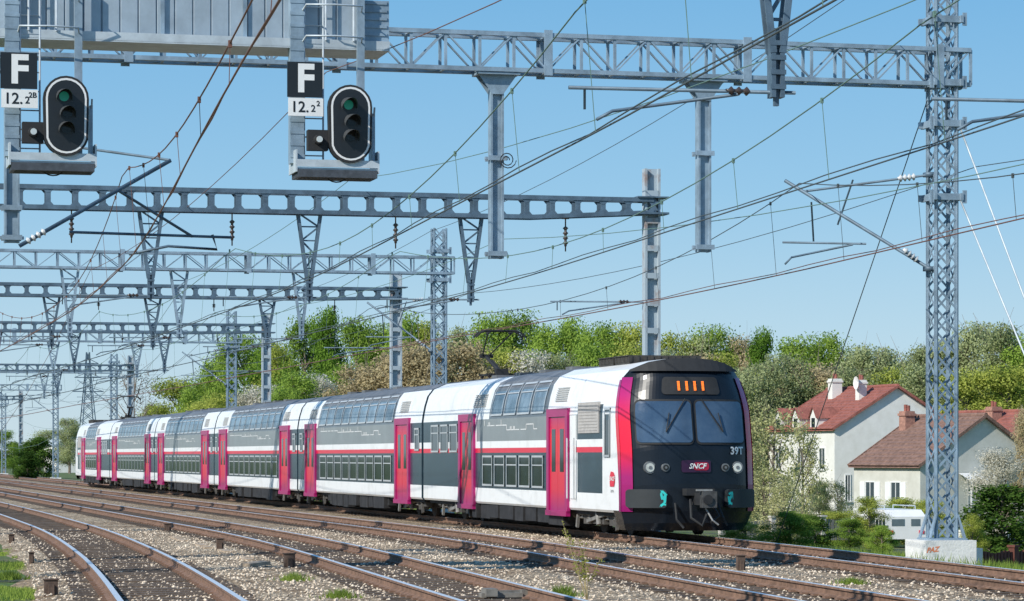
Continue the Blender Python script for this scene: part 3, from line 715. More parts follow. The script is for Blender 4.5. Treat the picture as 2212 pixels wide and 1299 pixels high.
for sg in (-1,1):   # apron returns
    z0=.17; P=[face(sg,.17+.07*k) for k in range(8)]
    for a,b in zip(P,P[1:]): m.poly([a,b,(b[0],S0+1.5,b[2]),(a[0],S0+1.5,a[2])])
cabf=m.build('cab_front',cabblack,train,True,label='glossy black cab front with two windscreens')
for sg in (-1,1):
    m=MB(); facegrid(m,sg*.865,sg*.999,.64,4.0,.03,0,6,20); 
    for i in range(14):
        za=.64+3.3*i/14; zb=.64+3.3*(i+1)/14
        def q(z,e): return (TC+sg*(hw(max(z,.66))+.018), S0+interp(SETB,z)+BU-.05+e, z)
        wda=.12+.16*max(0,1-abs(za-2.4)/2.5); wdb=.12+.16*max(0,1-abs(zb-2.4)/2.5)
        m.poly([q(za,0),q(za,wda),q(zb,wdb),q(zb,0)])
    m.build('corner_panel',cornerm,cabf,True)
def rpatch(a0,a1,z0,z1,o,name,mat,rc=.12,sk=0,par=None,thick=0):
    m=MB(); hwid=(a1-a0)/2*HW; hh=(z1-z0)/2; ca=(a0+a1)/2; cz=(z0+z1)/2
    cor=[]
    for qx,qz,st in ((1,1,0),(-1,1,90),(-1,-1,180),(1,-1,270)):
        for k in range(5):
            an=R(st+22.5*k); cor.append((qx*(hwid-rc)+rc*math.cos(an),qz*(hh-rc)+rc*math.sin(an)))
    ring=[]
    for i in range(20):
        a=cor[i]; b=cor[(i+1)%20]; L=math.hypot(a[0]-b[0],a[1]-b[1]); k=max(1,int(L/.08))
        for j in range(k): ring.append((a[0]+(b[0]-a[0])*j/k,a[1]+(b[1]-a[1])*j/k))
    P=lambda x,z,oo=o: face(ca+x/HW,cz+z+sk*x,oo)
    K=10; N=len(ring)
    for j in range(K):
        f0=j/K;f1=(j+1)/K
        for i in range(N):
            x0,z0_=ring[i];x1,z1_=ring[(i+1)%N]
            if j==0: m.poly([P(0,0),P(x0*f1,z0_*f1),P(x1*f1,z1_*f1)])
            else: m.poly([P(x0*f0,z0_*f0),P(x0*f1,z0_*f1),P(x1*f1,z1_*f1),P(x1*f0,z1_*f0)])
            if thick and j==K-1: m.poly([P(x0,z0_),P(x0,z0_,o-thick),P(x1,z1_,o-thick),P(x1,z1_)])
    return m.build(name,mat,par or cabf,True)
def onface(m,o):
    m.v=[(v[0],face((v[0]-TC)/HW,v[2],o)[1],v[2]) for v in m.v]
for sg in (-1,1):
    a0,a1=sorted((sg*.035,sg*.80)); 
    w=rpatch(a0-.018,a1+.018,2.31,3.44,.03,'windscreen_seal',blackm,.12); rpatch(a0,a1,2.36,3.39,.045,'windscreen',wglass,.10)
    m=MB(); p=face(sg*.12,3.45,.09); q=face(sg*.42,2.62,.09); m.tube(p,q,.016,n=6); q2=face(sg*.3,2.55,.09); q3=face(sg*.36,3.1,.09); m.tube(q,q3,.014,n=5); m.build('windscreen_wiper',blackm,cabf)
    for a,r,mt in ((.66,.15,lens),(.45,.1,M('dark_lens',(0,0,0)))):
        p=Vector(face(sg*a,1.74,0)); m=MB(); m.tube(p+Vector((0,.05,0)),p+Vector((0,-.06,0)),r,n=20,mi=0); m.tube(p+Vector((0,-.055,0)),p+Vector((0,-.075,0)),r*.72,n=20,mi=1); m.tube(p+Vector((0,-.07,0)),p+Vector((0,-.09,0)),r*.3,n=12,mi=0); m.build('headlight',[M('lamp_rim',(.22,.23,.24),.35,.4),mt],cabf)
    rpatch(*sorted((sg*.44,sg*.94)),.74,1.2,.14,'buffer_pad',M('buffer_black',(.018,.024,.028),.6),.08,thick=.2)
    m=MB(); rr=random.Random(11+sg); cx=TC+sg*1.19
    def gl(pts,w=.028):
        for (x0,z0),(x1,z1) in zip(pts,pts[1:]):
            d=math.hypot(x1-x0,z1-z0) or 1; nx,nz=-(z1-z0)/d*w,(x1-x0)/d*w
            m.poly([(x0+nx,0,z0+nz),(x0-nx,0,z0-nz),(x1-nx,0,z1-nz),(x1+nx,0,z1+nz)])
    for k in range(3):
        bx=cx-.26+k*.26; n=9; ph=rr.uniform(0,6); gl([(bx+(.12+.02*math.sin(j*2.3+ph))*math.cos(j*.75+ph),.98+(.16+.03*math.sin(j*1.7))*math.sin(j*.75+ph)) for j in range(n)])
        gl([(bx-.11,.86+rr.uniform(-.04,.04)),(bx,1.12),(bx+.04,.95),(bx+.13,1.1+rr.uniform(-.05,.03))])
    gl([(cx-.38,.84),(cx-.1,.80),(cx+.2,.85),(cx+.38,.82)],.02)
    onface(m,.155); m.build('graffiti',teal,cabf)
rpatch(-.46,.46,3.56,4.0,.03,'display_panel',blackm,.1)
m=MB(); 
for k in range(4):
    x=TC-.36+k*.21
    for j in range(7): m.poly([(x,0,3.66+j*.034),(x+.065,0,3.66+j*.034),(x+.065,0,3.688+j*.034),(x,0,3.688+j*.034)])
onface(m,.055); m.build('destination_display',orange,cabf)
m=MB(); p=face(.66,2.18,.03); text_add(m,'39T',.26,(p[0],0,2.15),(1,0,0),(0,0,1),bold=.007); onface(m,.035); m.build('unit_number',whitep,cabf)
rpatch(-.22,.22,1.62,1.92,.03,'logo_plate',M('logo_purple',(.035,.008,.035),.3),.05)
rpatch(-.05,.19,1.67,1.87,.04,'logo_swoosh',M('logo_red',(.38,.01,.04),.3),.08)
m=MB(); text_add(m,'SNCF',.18,(TC+.02,0,1.77),(1,0,0),(0,0,1),bold=.004,shear=.3); onface(m,.052); m.build('logo_text',whitep,cabf)
m=MB(); ys=S0+1.55; x=TC-HW-.016
def sp(u,z): return (x,ys-u*1.2,1.45+(z-1.6)*.78)
m.poly([sp(-.17,1.35),sp(.14,1.35),sp(.20,1.50),sp(.2,1.7),sp(.1,1.82),sp(-.1,1.84),sp(-.2,1.66)],0)
text_add(m,'SNCF',.15,(x-.006,ys,1.45),(0,-1.3,0),(0,0,1),1,bold=.003,shear=.3); m.build('side_logo',[red_t,whitep],bpy.data.objects['carriage'])
m=MB(); text_add(m,'20976',.09,(x,S0+1.55,1.14),(0,-1.3,0),(0,0,1)); m.build('side_number',black,bpy.data.objects['carriage'])
m=MB(); yc=S0-.1
m.box(TC-.36,TC+.36,yc-.25,yc+.3,1.05,1.22,0); m.box(TC-.16,TC+.16,yc-.75,yc,.82,1.12,0); m.box(TC-.17,TC+.2,yc-.95,yc-.72,.76,1.16,1); m.tube((TC-.04,yc-.95,.96),(TC-.04,yc-1.0,.96),.12,n=14,mi=0); m.box(TC-.3,TC+.1,yc-.9,yc-.8,1.17,1.21,2)
m.path([(TC-.25,yc-.2,.95),(TC-.32,yc-.5,.5),(TC-.1,yc-.7,.32),(TC+.05,yc-.6,.6)],.035,7,0); m.path([(TC+.2,yc-.2,1.0),(TC+.4,yc-.5,.55),(TC+.15,yc-.6,.4)],.03,7,0); m.path([(TC-.05,yc-.8,.75),(TC+.1,yc-.9,.45),(TC+.25,yc-.9,.34)],.022,6,2)
m.path([(TC-.55,yc+.1,.85),(TC-.6,yc-.2,.45),(TC-.45,yc-.3,.25)],.03,6,0); m.path([(TC+.55,yc+.1,.85),(TC+.6,yc-.2,.5),(TC+.7,yc-.2,.3)],.03,6,0)
m.build('coupler',[blackm,M('coupler_grey',(.07,.07,.07),.6,.2,.5,6),M('coupler_pale',(.32,.32,.31),.5,.2,.25,6)],cabf)
m=MB(); facegrid(m,-.9,.9,4.15,None,.10,0,14,2); m.build('roof_visor',blackm,cabf)
def panto(s,dirn=1):
    m=MB(); z=4.52
    for x in (-.4,.4): m.bar((TC+x,s-.6,z+.08),(TC+x,s+.6,z+.08),.06)
    for y in (-.5,.5): m.bar((TC-.5,s+y,z+.08),(TC+.5,s+y,z+.08),.06)
    for x in (-.4,.4):
        for y in (-.5,.5): m.insul((TC+x,s+y,z-.1),(TC+x,s+y,z+.08),.08,2,1)
    kn=(TC-.1,s+dirn*1.3,z+.72); m.tube((TC,s-dirn*.5,z+.1),kn,.06); m.tube((TC+.15,s-dirn*.2,z+.1),(TC+.1,kn[1]-.1*dirn,kn[2]-.12),.025)
    m.box(TC-.2,TC+.2,s-dirn*.5-.12,s-dirn*.5+.12,z+.05,z+.26)
    h=(TC,s-dirn*.2,5.9)
    m.tube((TC-.2,kn[1],kn[2]),(TC-.38,h[1],h[2]),.024); m.tube((TC+.0,kn[1],kn[2]),(TC+.38,h[1],h[2]),.024); m.box(TC-.28,TC+.15,kn[1]-.06,kn[1]+.06,kn[2]-.06,kn[2]+.06)
    for y in (-.2,.2): m.path([(TC-.80,h[1]+y,5.78),(TC-.66,h[1]+y,5.92),(TC-.5,h[1]+y,5.99),(TC+.5,h[1]+y,5.99),(TC+.66,h[1]+y,5.92),(TC+.80,h[1]+y,5.78)],.03,6)
    for x in (-.36,.36): m.bar((TC+x,h[1]-.22,5.93),(TC+x,h[1]+.22,5.93),.05)
    m.build('pantograph',[blackm,ceramd],train)
panto(S0+21.0); panto(S0+6*CL-20.3,-1)
# ------------------------------------------------------------------ vegetation
LM={'green':leafmat('leaf_green',(.10,.19,.03),(.34,.47,.09)),'poplar':leafmat('leaf_poplar',(.065,.145,.022),(.24,.39,.06)),'yellow':leafmat('leaf_yellow',(.20,.26,.04),(.48,.52,.12)),
'brown':leafmat('leaf_brown',(.30,.24,.13),(.58,.49,.29)),'grey':leafmat('leaf_grey',(.22,.26,.11),(.46,.51,.26)),'blossom':leafmat('leaf_blossom',(.42,.40,.28),(.80,.77,.68)),'dark':leafmat('leaf_dark',(.025,.065,.015),(.12,.21,.04)),'bare':leafmat('leaf_bare',(.15,.12,.09),(.3,.25,.19)),'sparse':leafmat('leaf_sparse',(.22,.25,.06),(.66,.64,.34))}
bark=M('bark',(.17,.14,.11),.9,0,.3,4)
TPL={}
def crown_mesh(kind,seed,n=21000,H=10,Wd=6,low=.22,leaf=.082,shape='round'):
    rnd=random.Random(seed); b=MB(); k=MB(); blobs=[]
    nb=46 if shape!='col' else 30
    for i in range(nb):
        u=(i+.5)/nb; z=H*(low+(1-low)*u*.97)
        if shape=='col': rad=Wd/2*(.45+.55*math.sin(math.pi*min(1,u*.9+.12)))*.8
        else: rad=Wd/2*max(.15,math.sin(math.pi*(.12+.80*u))**.75)
        an=rnd.uniform(0,6.28); rr=rad*rnd.uniform(.25,.88); br=Wd*(rnd.uniform(.08,.17))
        blobs.append((rr*math.cos(an),rr*math.sin(an),min(z,H-br*.7),br))
    k.path([(0,0,0),(.05,.02,H*.3),(-.05,.06,H*.6),(.03,0,H*.88)],[Wd*.035,Wd*.027,Wd*.016,.02],7)
    for bl in blobs[::2]:
        z0=max(H*.15,bl[2]-Wd*.28); k.path([(0,0,z0),(bl[0]*.5,bl[1]*.5,(z0+bl[2])/2-.1),(bl[0],bl[1],bl[2]+bl[3]*.4)],[Wd*.013,Wd*.009,.012],5)
    if kind in('bare','sparse','brown','grey'): 
        for i in range(260 if kind=='bare' else 140):
            bl=rnd.choice(blobs); p=Vector(bl[:3]); q=p+Vector((rnd.gauss(0,1),rnd.gauss(0,1),rnd.gauss(.6,.8)))*bl[3]*1.2; k.path([tuple(p),tuple(q)],[.018,.006],4)
    if kind=='bare': n=700
    if kind=='sparse': n=5200; leaf=.11
    if kind=='dark': n=9000; leaf=.15
    tot=sum(x[3]**2 for x in blobs)
    for bl in blobs:
        cnt=int(n*bl[3]**2/tot)
        for j in range(cnt):
            d=Vector((rnd.gauss(0,1),rnd.gauss(0,1),rnd.gauss(0,.85))).normalized(); q=bl[3]*(rnd.random()**.45)*rnd.choice((1,1,1,1.3,1.6))
            c=Vector(bl[:3])+d*q
            if c.z>H*1.02: continue
            nrm=(d+Vector((rnd.gauss(0,.6),rnd.gauss(0,.6),rnd.gauss(.3,.6)))).normalized(); a=nrm.orthogonal().normalized(); a=Matrix.Rotation(rnd.uniform(0,6.28),3,nrm)@a; e=nrm.cross(a); sz=leaf*rnd.uniform(.6,1.3)
            b.poly([c-a*sz-e*sz*.3,c+e*sz*.6,c+a*sz+e*sz*.2,c-e*sz*.7])
    return b,k
for kd,sh in (('green','round'),('poplar','col'),('yellow','round'),('brown','round'),('grey','round'),('blossom','round'),('dark','round'),('bare','round'),('sparse','round')):
    L=[crown_mesh(kd,sum(map(ord,kd))+i*37,shape=sh,low=.08 if kd in('yellow','dark','brown','sparse') else .2) for i in range(2)]
    TPL[kd]=[L,[None,None]]
def tree(kind,x,y,z,H,Wd,label,name='tree',group=None,cat='tree'):
    L,protos=TPL[kind]; i=random.randrange(len(L))
    root=thingw(name,label,cat,(x,y,z),random.uniform(0,6.28),group); root.scale=(Wd/6,Wd/6,H/10)
    if protos[i] is None:
        c=L[i][0].build('crown',LM[kind],root); t=L[i][1].build('trunk',bark,root,True); protos[i]=(c,t)
    else:
        for o in protos[i]:
            q=o.copy(); C.objects.link(q); q.parent=root
    return root
desc={'green':'fresh green broadleaf trees','poplar':'narrow deep green trees','yellow':'yellow green trees','brown':'russet tan budding trees','grey':'pale grey green trees','blossom':'white blossoming trees'}
back=[(330,872,70,330,'yellow'),(385,818,90,320,'yellow'),(432,832,80,310,'green'),(478,765,100,290,'green'),(525,722,100,280,'green'),(568,735,80,275,'poplar'),(612,745,90,270,'yellow'),(660,688,90,262,'green'),(718,668,85,255,'poplar'),(770,690,110,250,'green'),(825,705,90,250,'green'),(880,680,110,245,'green'),(935,700,90,245,'yellow'),(985,712,90,240,'grey'),(1065,682,110,240,'green'),(1115,676,90,240,'green'),(1180,705,100,235,'green'),(1235,692,100,235,'green'),(1300,700,110,230,'green'),(1372,702,110,230,'yellow'),(1440,722,110,225,'yellow'),(1500,728,110,225,'grey'),(1550,706,80,225,'green'),(1602,730,80,225,'brown'),(1650,712,75,215,'poplar'),(1718,732,110,225,'green'),(1790,722,100,225,'green'),(1850,750,120,220,'grey'),(1920,755,120,220,'grey'),(1985,752,120,215,'grey'),(2105,702,130,215,'grey'),(2165,705,120,212,'grey'),(2225,728,120,210,'green'),(2040,740,120,215,'grey')]
mid=[(780,790,120,190,'brown'),(850,760,150,190,'brown'),(930,745,150,188,'brown'),(1000,740,140,188,'brown'),(1070,755,120,190,'yellow'),(560,835,90,215,'blossom'),(500,850,110,230,'yellow'),(420,870,110,250,'yellow'),(640,805,110,200,'green'),(690,812,80,205,'blossom'),(620,840,70,190,'green'),(1140,762,120,190,'blossom'),(1210,770,110,192,'grey'),(1280,745,120,195,'green'),(1350,745,110,195,'yellow'),(1430,760,110,200,'grey'),(1500,770,120,200,'brown'),(1570,765,110,200,'yellow'),(1640,790,120,205,'grey'),(1700,770,120,208,'grey'),(1760,790,130,208,'brown'),(1830,800,120,206,'grey'),(2000,790,130,200,'grey'),(1925,795,110,206,'yellow'),(2090,800,130,195,'yellow'),(2180,790,140,195,'yellow'),(350,905,90,270,'grey'),(720,850,90,200,'yellow'),(1590,800,100,195,'grey'),(1400,790,110,190,'yellow')]
def place(lst,where,suffix):
    by={}
    for p in sorted(lst): by.setdefault(p[4],[]).append(p)
    for kd,ps in by.items():
        for i,(px,yt,wp,Y,_) in enumerate(ps):
            x,y=at(px,Y); t,s=ts_of(px,Y); z=gz(t); H=zt(yt,Y)-z
            o=ordn[i] if i<17 else 'rightmost'
            tree(kd,x,y,z,H,max(wp*1.25*Y/F*1.35,H*.42 if kd!='poplar' else H*.25),f"{o} from the left of the {desc[kd]} {where}",group=suffix)
place(back,'on the skyline','skyline trees')
place(mid,'below the skyline','trees at the foot of the wood')
ex=[('bare',290,785,110,260,'leafless tree beyond the carriages near the electricity pylon'),('dark',80,945,80,300,'rounded dark green tree at far left beside the tracks'),('green',30,958,80,420,'small far green tree at the left picture edge'),('grey',110,930,110,430,'pale tree behind the rounded dark tree at far left'),('grey',150,905,70,400,'grey tree left of the train tail'),('green',10,930,60,380,'taller green tree at the left picture edge'),('dark',60,975,60,280,'low dark bush left of the train tail')]
for kd,px,yt,wp,Y,lab in ex:
    x,y=at(px,Y); z=-.4; tree(kd,x,y,z,zt(yt,Y)-z,wp*1.3*Y/F,lab)
nr=[('sparse',1672,880,130,112,'thin blossoming tree right beside the train cab'),('sparse',1735,915,90,118,'thin blossoming tree beside the white house'),('sparse',1650,1010,120,100,'twiggy shrub directly right of the train cab'),('green',1705,1105,130,84,'low bright green bush right of the train'),('yellow',1610,1125,90,86,'small green bush behind the train buffer'),('blossom',2165,970,130,100,'white blossoming tree in front of the beige bungalow'),('dark',2165,1048,170,84,'dark ivy covered bush at the right edge'),('yellow',1878,1074,80,100,'clipped golden conifer beside the white camper'),('yellow',1960,1076,120,116,'golden hedge bush behind the white camper'),('sparse',1810,1040,60,120,'thin shrub between the two houses'),('grey',1770,1040,70,120,'grey green shrub in front of the white house'),('green',1905,1135,60,88,'small green shrub left of the white camper'),('brown',2215,880,70,120,'budding brown tree at the right picture edge'),('yellow',2100,1110,60,80,'small yellow shrub right of the near mast'),('dark',1760,1115,80,92,'dark green shrub behind the stay wire'),('green',1835,1120,80,96,'green shrub in front of the bungalow corner'),('green',1925,1092,80,112,'round green hedge bush below the bungalow windows'),('sparse',1695,1040,100,96,'pale twiggy bush between the train and the white house'),('yellow',1800,1105,90,104,'yellow green bush at the foot of the white house'),('yellow',2010,1080,90,110,'leafy hedge bush directly behind the near mast')]
for kd,px,yt,wp,Y,lab in nr:
    x,y=at(px,Y); t,s=ts_of(px,Y); z=gz(t)-.1; tree(kd,x,y,z,zt(yt,Y)-z,wp*1.25*Y/F,lab,name='shrub' if yt>1000 else 'tree',cat='shrub' if yt>1000 else 'tree')
rnd=random.Random(5); b=MB()
for i in range(42000):
    px=rnd.uniform(280,2350); Y=rnd.uniform(170,215)+max(0,(900-px)*.12)
    if px>1600: Y+=22
    x,y=at(px,Y); t,s=ts_of(px,Y)
    hmax=3.2+1.8*math.sin(px*.013)+1.0*math.sin(px*.041)
    z=gz(t)+rnd.random()*max(1,hmax); sz=rnd.uniform(.08,.2); c=Vector((x,y,z)); n=Vector((rnd.gauss(0,1),rnd.gauss(-.6,.8),rnd.gauss(.4,.8))).normalized(); a=n.orthogonal().normalized(); e=n.cross(a)
    b.poly([c-a*sz,c+e*sz*.7,c+a*sz,c-e*sz*.7])
b.build('undergrowth',leafmat('leaf_under',(.11,.15,.04),(.36,.41,.13)),rot=0,kind='stuff',label='tangled undergrowth along the foot of the wood',cat='undergrowth')
def grass(name,label,pts,n,h,mat):
    b=MB()
    for i in range(n):
        t,s,hs=pts(); z=gz(t)-.0 if t>23.4 else -.27
        an=random.uniform(0,6.28); hh=h*hs*random.uniform(.4,1.2); dx,dy=math.cos(an)*.014,math.sin(an)*.014; lx,ly=random.gauss(0,.35)*hh,random.gauss(0,.35)*hh
        b.poly([(t-dx,s-dy,z),(t+dx,s+dy,z),(t+lx,s+ly,z+hh)])
    b.build(name,mat,kind='stuff',label=label,cat='grass')
gl_=leafmat('grass_blades',(.12,.18,.03),(.34,.44,.09))
def gp1():
    while True:
        s=random.uniform(38,72); d=abs(random.gauss(0,1.1)); t=TR['D'](s)-2.0-d
        k=math.sin(t*2.1+s*.9)+math.sin(s*.53+1)+math.sin(t*4-s*1.7)*.5
        if k>-.2: return (t,s,min(1,.4+.4*k))
def gp2():
    s=random.uniform(44,140); return (random.uniform(24.0 if s>64 else 23.3,30),s,1)
grass('grass','rough grass at the lower left beside the curved track',gp1,9000,.12,gl_)
grass('grass','green verge grass between the train track and the gardens',gp2,40000,.26,gl_)
def tuft(t,s,n,h,lab,name='weed'):
    b=MB()
    for i in range(n):
        a=random.uniform(0,6.28); rr=abs(random.gauss(0,.16)); x,y=t+rr*math.cos(a),s+rr*math.sin(a); hh=h*random.uniform(.3,1)*max(.2,1-rr); lx,ly=random.gauss(0,.5)*hh,random.gauss(0,.5)*hh
        b.poly([(x-.012,y,-.22),(x+.012,y,-.22),(x+lx,y+ly,-.2+hh)])
    b.build(name,gl_,base=(t,s,-.2),label=lab,cat='weed')
def gpt(px,py): 
    Y=F*2.23/(py-985); return ts_of(px,Y)
for px,py,h,lab in ((635,1255,.2,'low weed tuft beside the second track'),(735,1292,.18,'weed tuft at the bottom edge left of centre'),(1840,1262,.16,'weed tuft between the two right tracks'),(1560,1245,.08,'tiny weed tuft beside the right trackside post'),(20,1250,.2,'grassy weed tuft at the left picture edge'),(1215,1290,.25,'leafy weed at the base of the tall dry stem')):
    t,s=gpt(px,py); tuft(t,s,260,h,lab)
t,s=gpt(1268,1299); root=thing('tall_weed','tall spindly weed standing in the ballast at bottom centre right','weed',(t,s,-.2))
b=MB(); l=MB(); rnd=random.Random(9)
for i in range(8):
    a=rnd.uniform(-.4,.4); H=rnd.uniform(.6,1.25); pts=[(t,s,-.2),(t+a*.3*H,s+rnd.uniform(-.1,.1),.1*H),(t+a*H,s+rnd.uniform(-.15,.15),-.2+H)]; b.path(pts,[.008,.006,.003],4)
    for j in range(26):
        u=rnd.uniform(.1,1); c=Vector(pts[1]).lerp(Vector(pts[2]),u)+Vector((rnd.gauss(0,.03),rnd.gauss(0,.03),rnd.gauss(0,.02))); z=.02
        l.poly([c+Vector((-z,0,0)),c+Vector((0,0,z*rnd.uniform(.3,1))),c+Vector((z,0,rnd.uniform(-z,z))),c+Vector((0,z,-z*.5))])
b.build('stem',M('dry_stem',(.4,.32,.16),.8),root); l.build('leaves',leafmat('weed_leaf',(.3,.3,.06),(.6,.58,.15)),root)
# ------------------------------------------------------------------ trackside bits
def tpost(px,py,h,w,lab):
    t,s=gpt(px,py); m=MB(); m.box(t-w/2,t+w/2,s-.05,s+.05,-.24,-.2+h); m.box(t-w/2-.02,t+w/2+.02,s-.07,s+.07,-.2+h,-.18+h); m.box(t-w*.2,t+w*.2,s-.12,s-.05,-.2,-.2+h*.7)
    m.build('trackside_box',M('rusty_box',(.12,.08,.06),.8,.1,.35,8),base=(t,s,-.2),label=lab,cat='trackside box',group='rusty trackside boxes')
for a in ((362,1148,.22,.2,'rusty box at the far end of the concrete trough'),(475,1188,.26,.16,'rusty box beside the middle of the concrete trough'),(625,1226,.27,.22,'rusty box just right of the broken concrete slab'),(1600,1232,.28,.16,'rusty box standing between tracks in front of the train'),(110,1285,.24,.22,'rusty box between the rails at lower left'),(25,1172,.2,.14,'small dark box at left edge beyond the grass'),(68,1215,.2,.1,'narrow dark box near the left grass')): tpost(*a)
pts=[gpt(372,1160),gpt(430,1178),gpt(500,1200),gpt(575,1222)]
dc=M('dirty_concrete',(.42,.33,.24),.9,0,.3,5)
tr_=thing('cable_trough','line of dirty concrete trough lids between the left tracks','cable trough',(*pts[0],-.2))
for i,(p,q) in enumerate(zip(pts,pts[1:])): 
    n=5
    for j in range(n):
        if random.random()<.3: continue
        m=MB(); a=Vector((*p,-.19)).lerp(Vector((*q,-.19)),j/n); c=Vector((*p,-.19)).lerp(Vector((*q,-.19)),(j+.8)/n); jt=random.uniform(-.1,.1); a.x+=jt;c.x+=jt+random.uniform(-.08,.08); a.z+=random.uniform(-.02,.01); m.bar(a,c,.2,.06); m.build('trough_lid',dc,tr_)
t,s=gpt(553,1225); m=MB(); m.bar((t-.22,s-.1,-.16),(t+.22,s+.15,-.12),.3,.07); m.build('concrete_slab',dc,base=(t,s,-.2),label='broken concrete slab left of a rusty box',cat='slab')
t,s=gpt(1085,1296); m=MB(); m.box(t-.35,t+.3,s-.12,s+.12,-.16,-.09); m.box(t-.3,t-.12,s-.2,s+.16,-.14,-.02); m.bar((t-.2,s,-.08),(t+.7,s+.1,-.08),.05); m.box(t+.3,t+.55,s-.05,s+.15,-.16,-.05)
m.build('point_machine',M('machine_grey',(.2,.19,.17),.7,.1,.3,8),base=(t,s,-.2),label='grey metal switch fitting between the rails at bottom centre',cat='switch machine')
# ------------------------------------------------------------------ houses
tile_r=M('red_tile',(.30,.105,.08),.85,0,.3,3,bump=.6,bscale=18); tile_b=M('brown_tile',(.22,.13,.10),.9,0,.35,4,bump=.6,bscale=18)
def house(name,label,px,Y,rz,L,Wd,zg_,ze,zr,wallm,roofm,wins,chim,dormers=0,cat='house'):
    ax,ay=at(px,Y); d=Vector((math.cos(rz),math.sin(rz),0)); c=Vector((ax,ay,0))-d*L/2; root=thingw(name,label,cat,(c.x,c.y,zg_),rz)
    e=ze-zg_; r=zr-zg_; m=MB(); h=Wd/2; x=L/2
    for sx in (-1,1): m.poly([(sx*x,-h,0),(sx*x,h,0),(sx*x,h,e),(sx*x,0,r),(sx*x,-h,e)])
    for sy in (-1,1): m.poly([(-x,sy*h,0),(x,sy*h,0),(x,sy*h,e),(-x,sy*h,e)])
    m.build('wall',wallm,root)
    m=MB(); o=.22; sl=(r-e)/h
    for sy in (-1,1):
        n=14
        for i in range(n):
            y0=(h+o)*i/n; y1=(h+o)*(i+1)/n; z0=r-sl*y0+.12; z1=r-sl*y1+.12
            A=[(-x-o,sy*y0,z0+.0),(x+o,sy*y0,z0+.0),(x+o,sy*y1,z1+.05),(-x-o,sy*y1,z1+.05)]; m.poly(A); m.poly([(-x-o,sy*y1,z1+.05),(x+o,sy*y1,z1+.05),(x+o,sy*y1,z1),(-x-o,sy*y1,z1)])
        m.poly([(-x-o,sy*(h+o),r-sl*(h+o)),(x+o,sy*(h+o),r-sl*(h+o)),(x+o,0,r),(-x-o,0,r)])
        for sx in (-1,1): m.bar((sx*(x+o),0,r+.1),(sx*(x+o),sy*(h+o),r-sl*(h+o)+.1),.08,.16)
    m.tube((-x-o,0,r+.14),(x+o,0,r+.14),.12); rf=m.build('roof',roofm,root)
    for (side,u,z0,ww,hh,sh) in wins:
        f=MB(); g_=MB()
        def P(uu,zz,oo):
            return (x+oo,uu,zz) if side=='g' else (uu,-h-oo,zz)
        def bx(mb,u0,u1,za,zb,o0,o1):
            p=P(u0,za,o0);q=P(u1,zb,o1); mb.box(min(p[0],q[0]),max(p[0],q[0]),min(p[1],q[1]),max(p[1],q[1]),za,zb)
        bx(f,u-ww/2-.08,u+ww/2+.08,z0-.1,z0,.0,.12); bx(f,u-ww/2-.06,u-ww/2,z0,z0+hh,.003,.05); bx(f,u+ww/2,u+ww/2+.06,z0,z0+hh,.003,.05); bx(f,u-ww/2-.06,u+ww/2+.06,z0+hh,z0+hh+.07,.003,.05); bx(f,u-.02,u+.02,z0,z0+hh,.003,.045)
        wo=f.build('window',whitep,root); bx(g_,u-ww/2,u+ww/2,z0+.003,z0+hh,.002,.02); g_.build('pane',M('house_glass',(.06,.08,.09),.15),wo)
        if sh:
            for sg in (-1,1):
                q=MB(); a,b2=sorted((u+sg*(ww/2+.08),u+sg*(ww/2+.55))); bx(q,a,b2,z0-.05,z0+hh+.03,.003,.06); q.build('shutter',whitep,wo)
    for (cx,cy,zb,zt2,cw,mt) in chim:
        m=MB(); m.box(cx-cw/2,cx+cw/2,cy-cw/2,cy+cw/2,zb,zt2,0); m.box(cx-cw/2-.06,cx+cw/2+.06,cy-cw/2-.06,cy+cw/2+.06,zt2-.25,zt2-.12,0); m.tube((cx-.12,cy,zt2),(cx-.12,cy,zt2+.35),.1,mi=1); m.tube((cx+.15,cy,zt2),(cx+.15,cy,zt2+.3),.09,mi=1); m.build('chimney',[mt,tile_r],rf)
    for i in range(dormers):
        u=-L*.36+i*L*.27+0.2; m=MB(); y=-h+.25; ww=.5
        m.poly([(u-ww,y-.3,e-.1),(u+ww,y-.3,e-.1),(u+ww,y-.3,e+.75),(u,y-.3,e+1.35),(u-ww,y-.3,e+.75)],0)
        for sg in (-1,1): m.poly([(u,y-.4,e+1.42),(u+sg*(ww+.12),y-.4,e+.68),(u+sg*(ww+.12),y+1.2,e+.68),(u,y+1.6,e+1.42)],1); m.poly([(u+sg*ww,y-.3,e),(u+sg*ww,y+1.1,e),(u+sg*ww,y+1.1,e+.75),(u+sg*ww,y-.3,e+.75)],0)
        m.box(u-.25,u+.25,y-.33,y-.303,e+.05,e+.7,2); m.build('dormer',[wallm,tile_r,glass],rf)
    return root
wallA=M('white_render',(.78,.77,.73),.9,0,.05,1.5,col2=(.68,.67,.62)); wallB=M('beige_render',(.60,.59,.53),.9,0,.07,1.5,col2=(.50,.49,.43)); brick=M('chimney_brick',(.38,.20,.15),.85,0,.3,8)
rzA=R(-72); rz=R(-64)
hA=house('white_house','tall white house with red roof and small dormers',1937,185,rzA,10.5,8.6,-1.7,3.75,6.35,wallA,tile_r,[('s',-3.6,2.9,.8,1.3,0),('s',0,2.9,.8,1.3,0),('s',3.4,2.9,.8,1.3,0),('s',2.2,.4,.9,1.4,1),('s',-2.4,.4,.9,1.4,0),('g',-3.4,.9,.3,1.6,0)],[(2.5,-1.2,6.5,8.6,.55,wallA),(-2.2,-.9,6.6,8.8,.7,wallA)],3)
m=MB(); ax=Vector((2.9,-1.6,8.4)); n=16
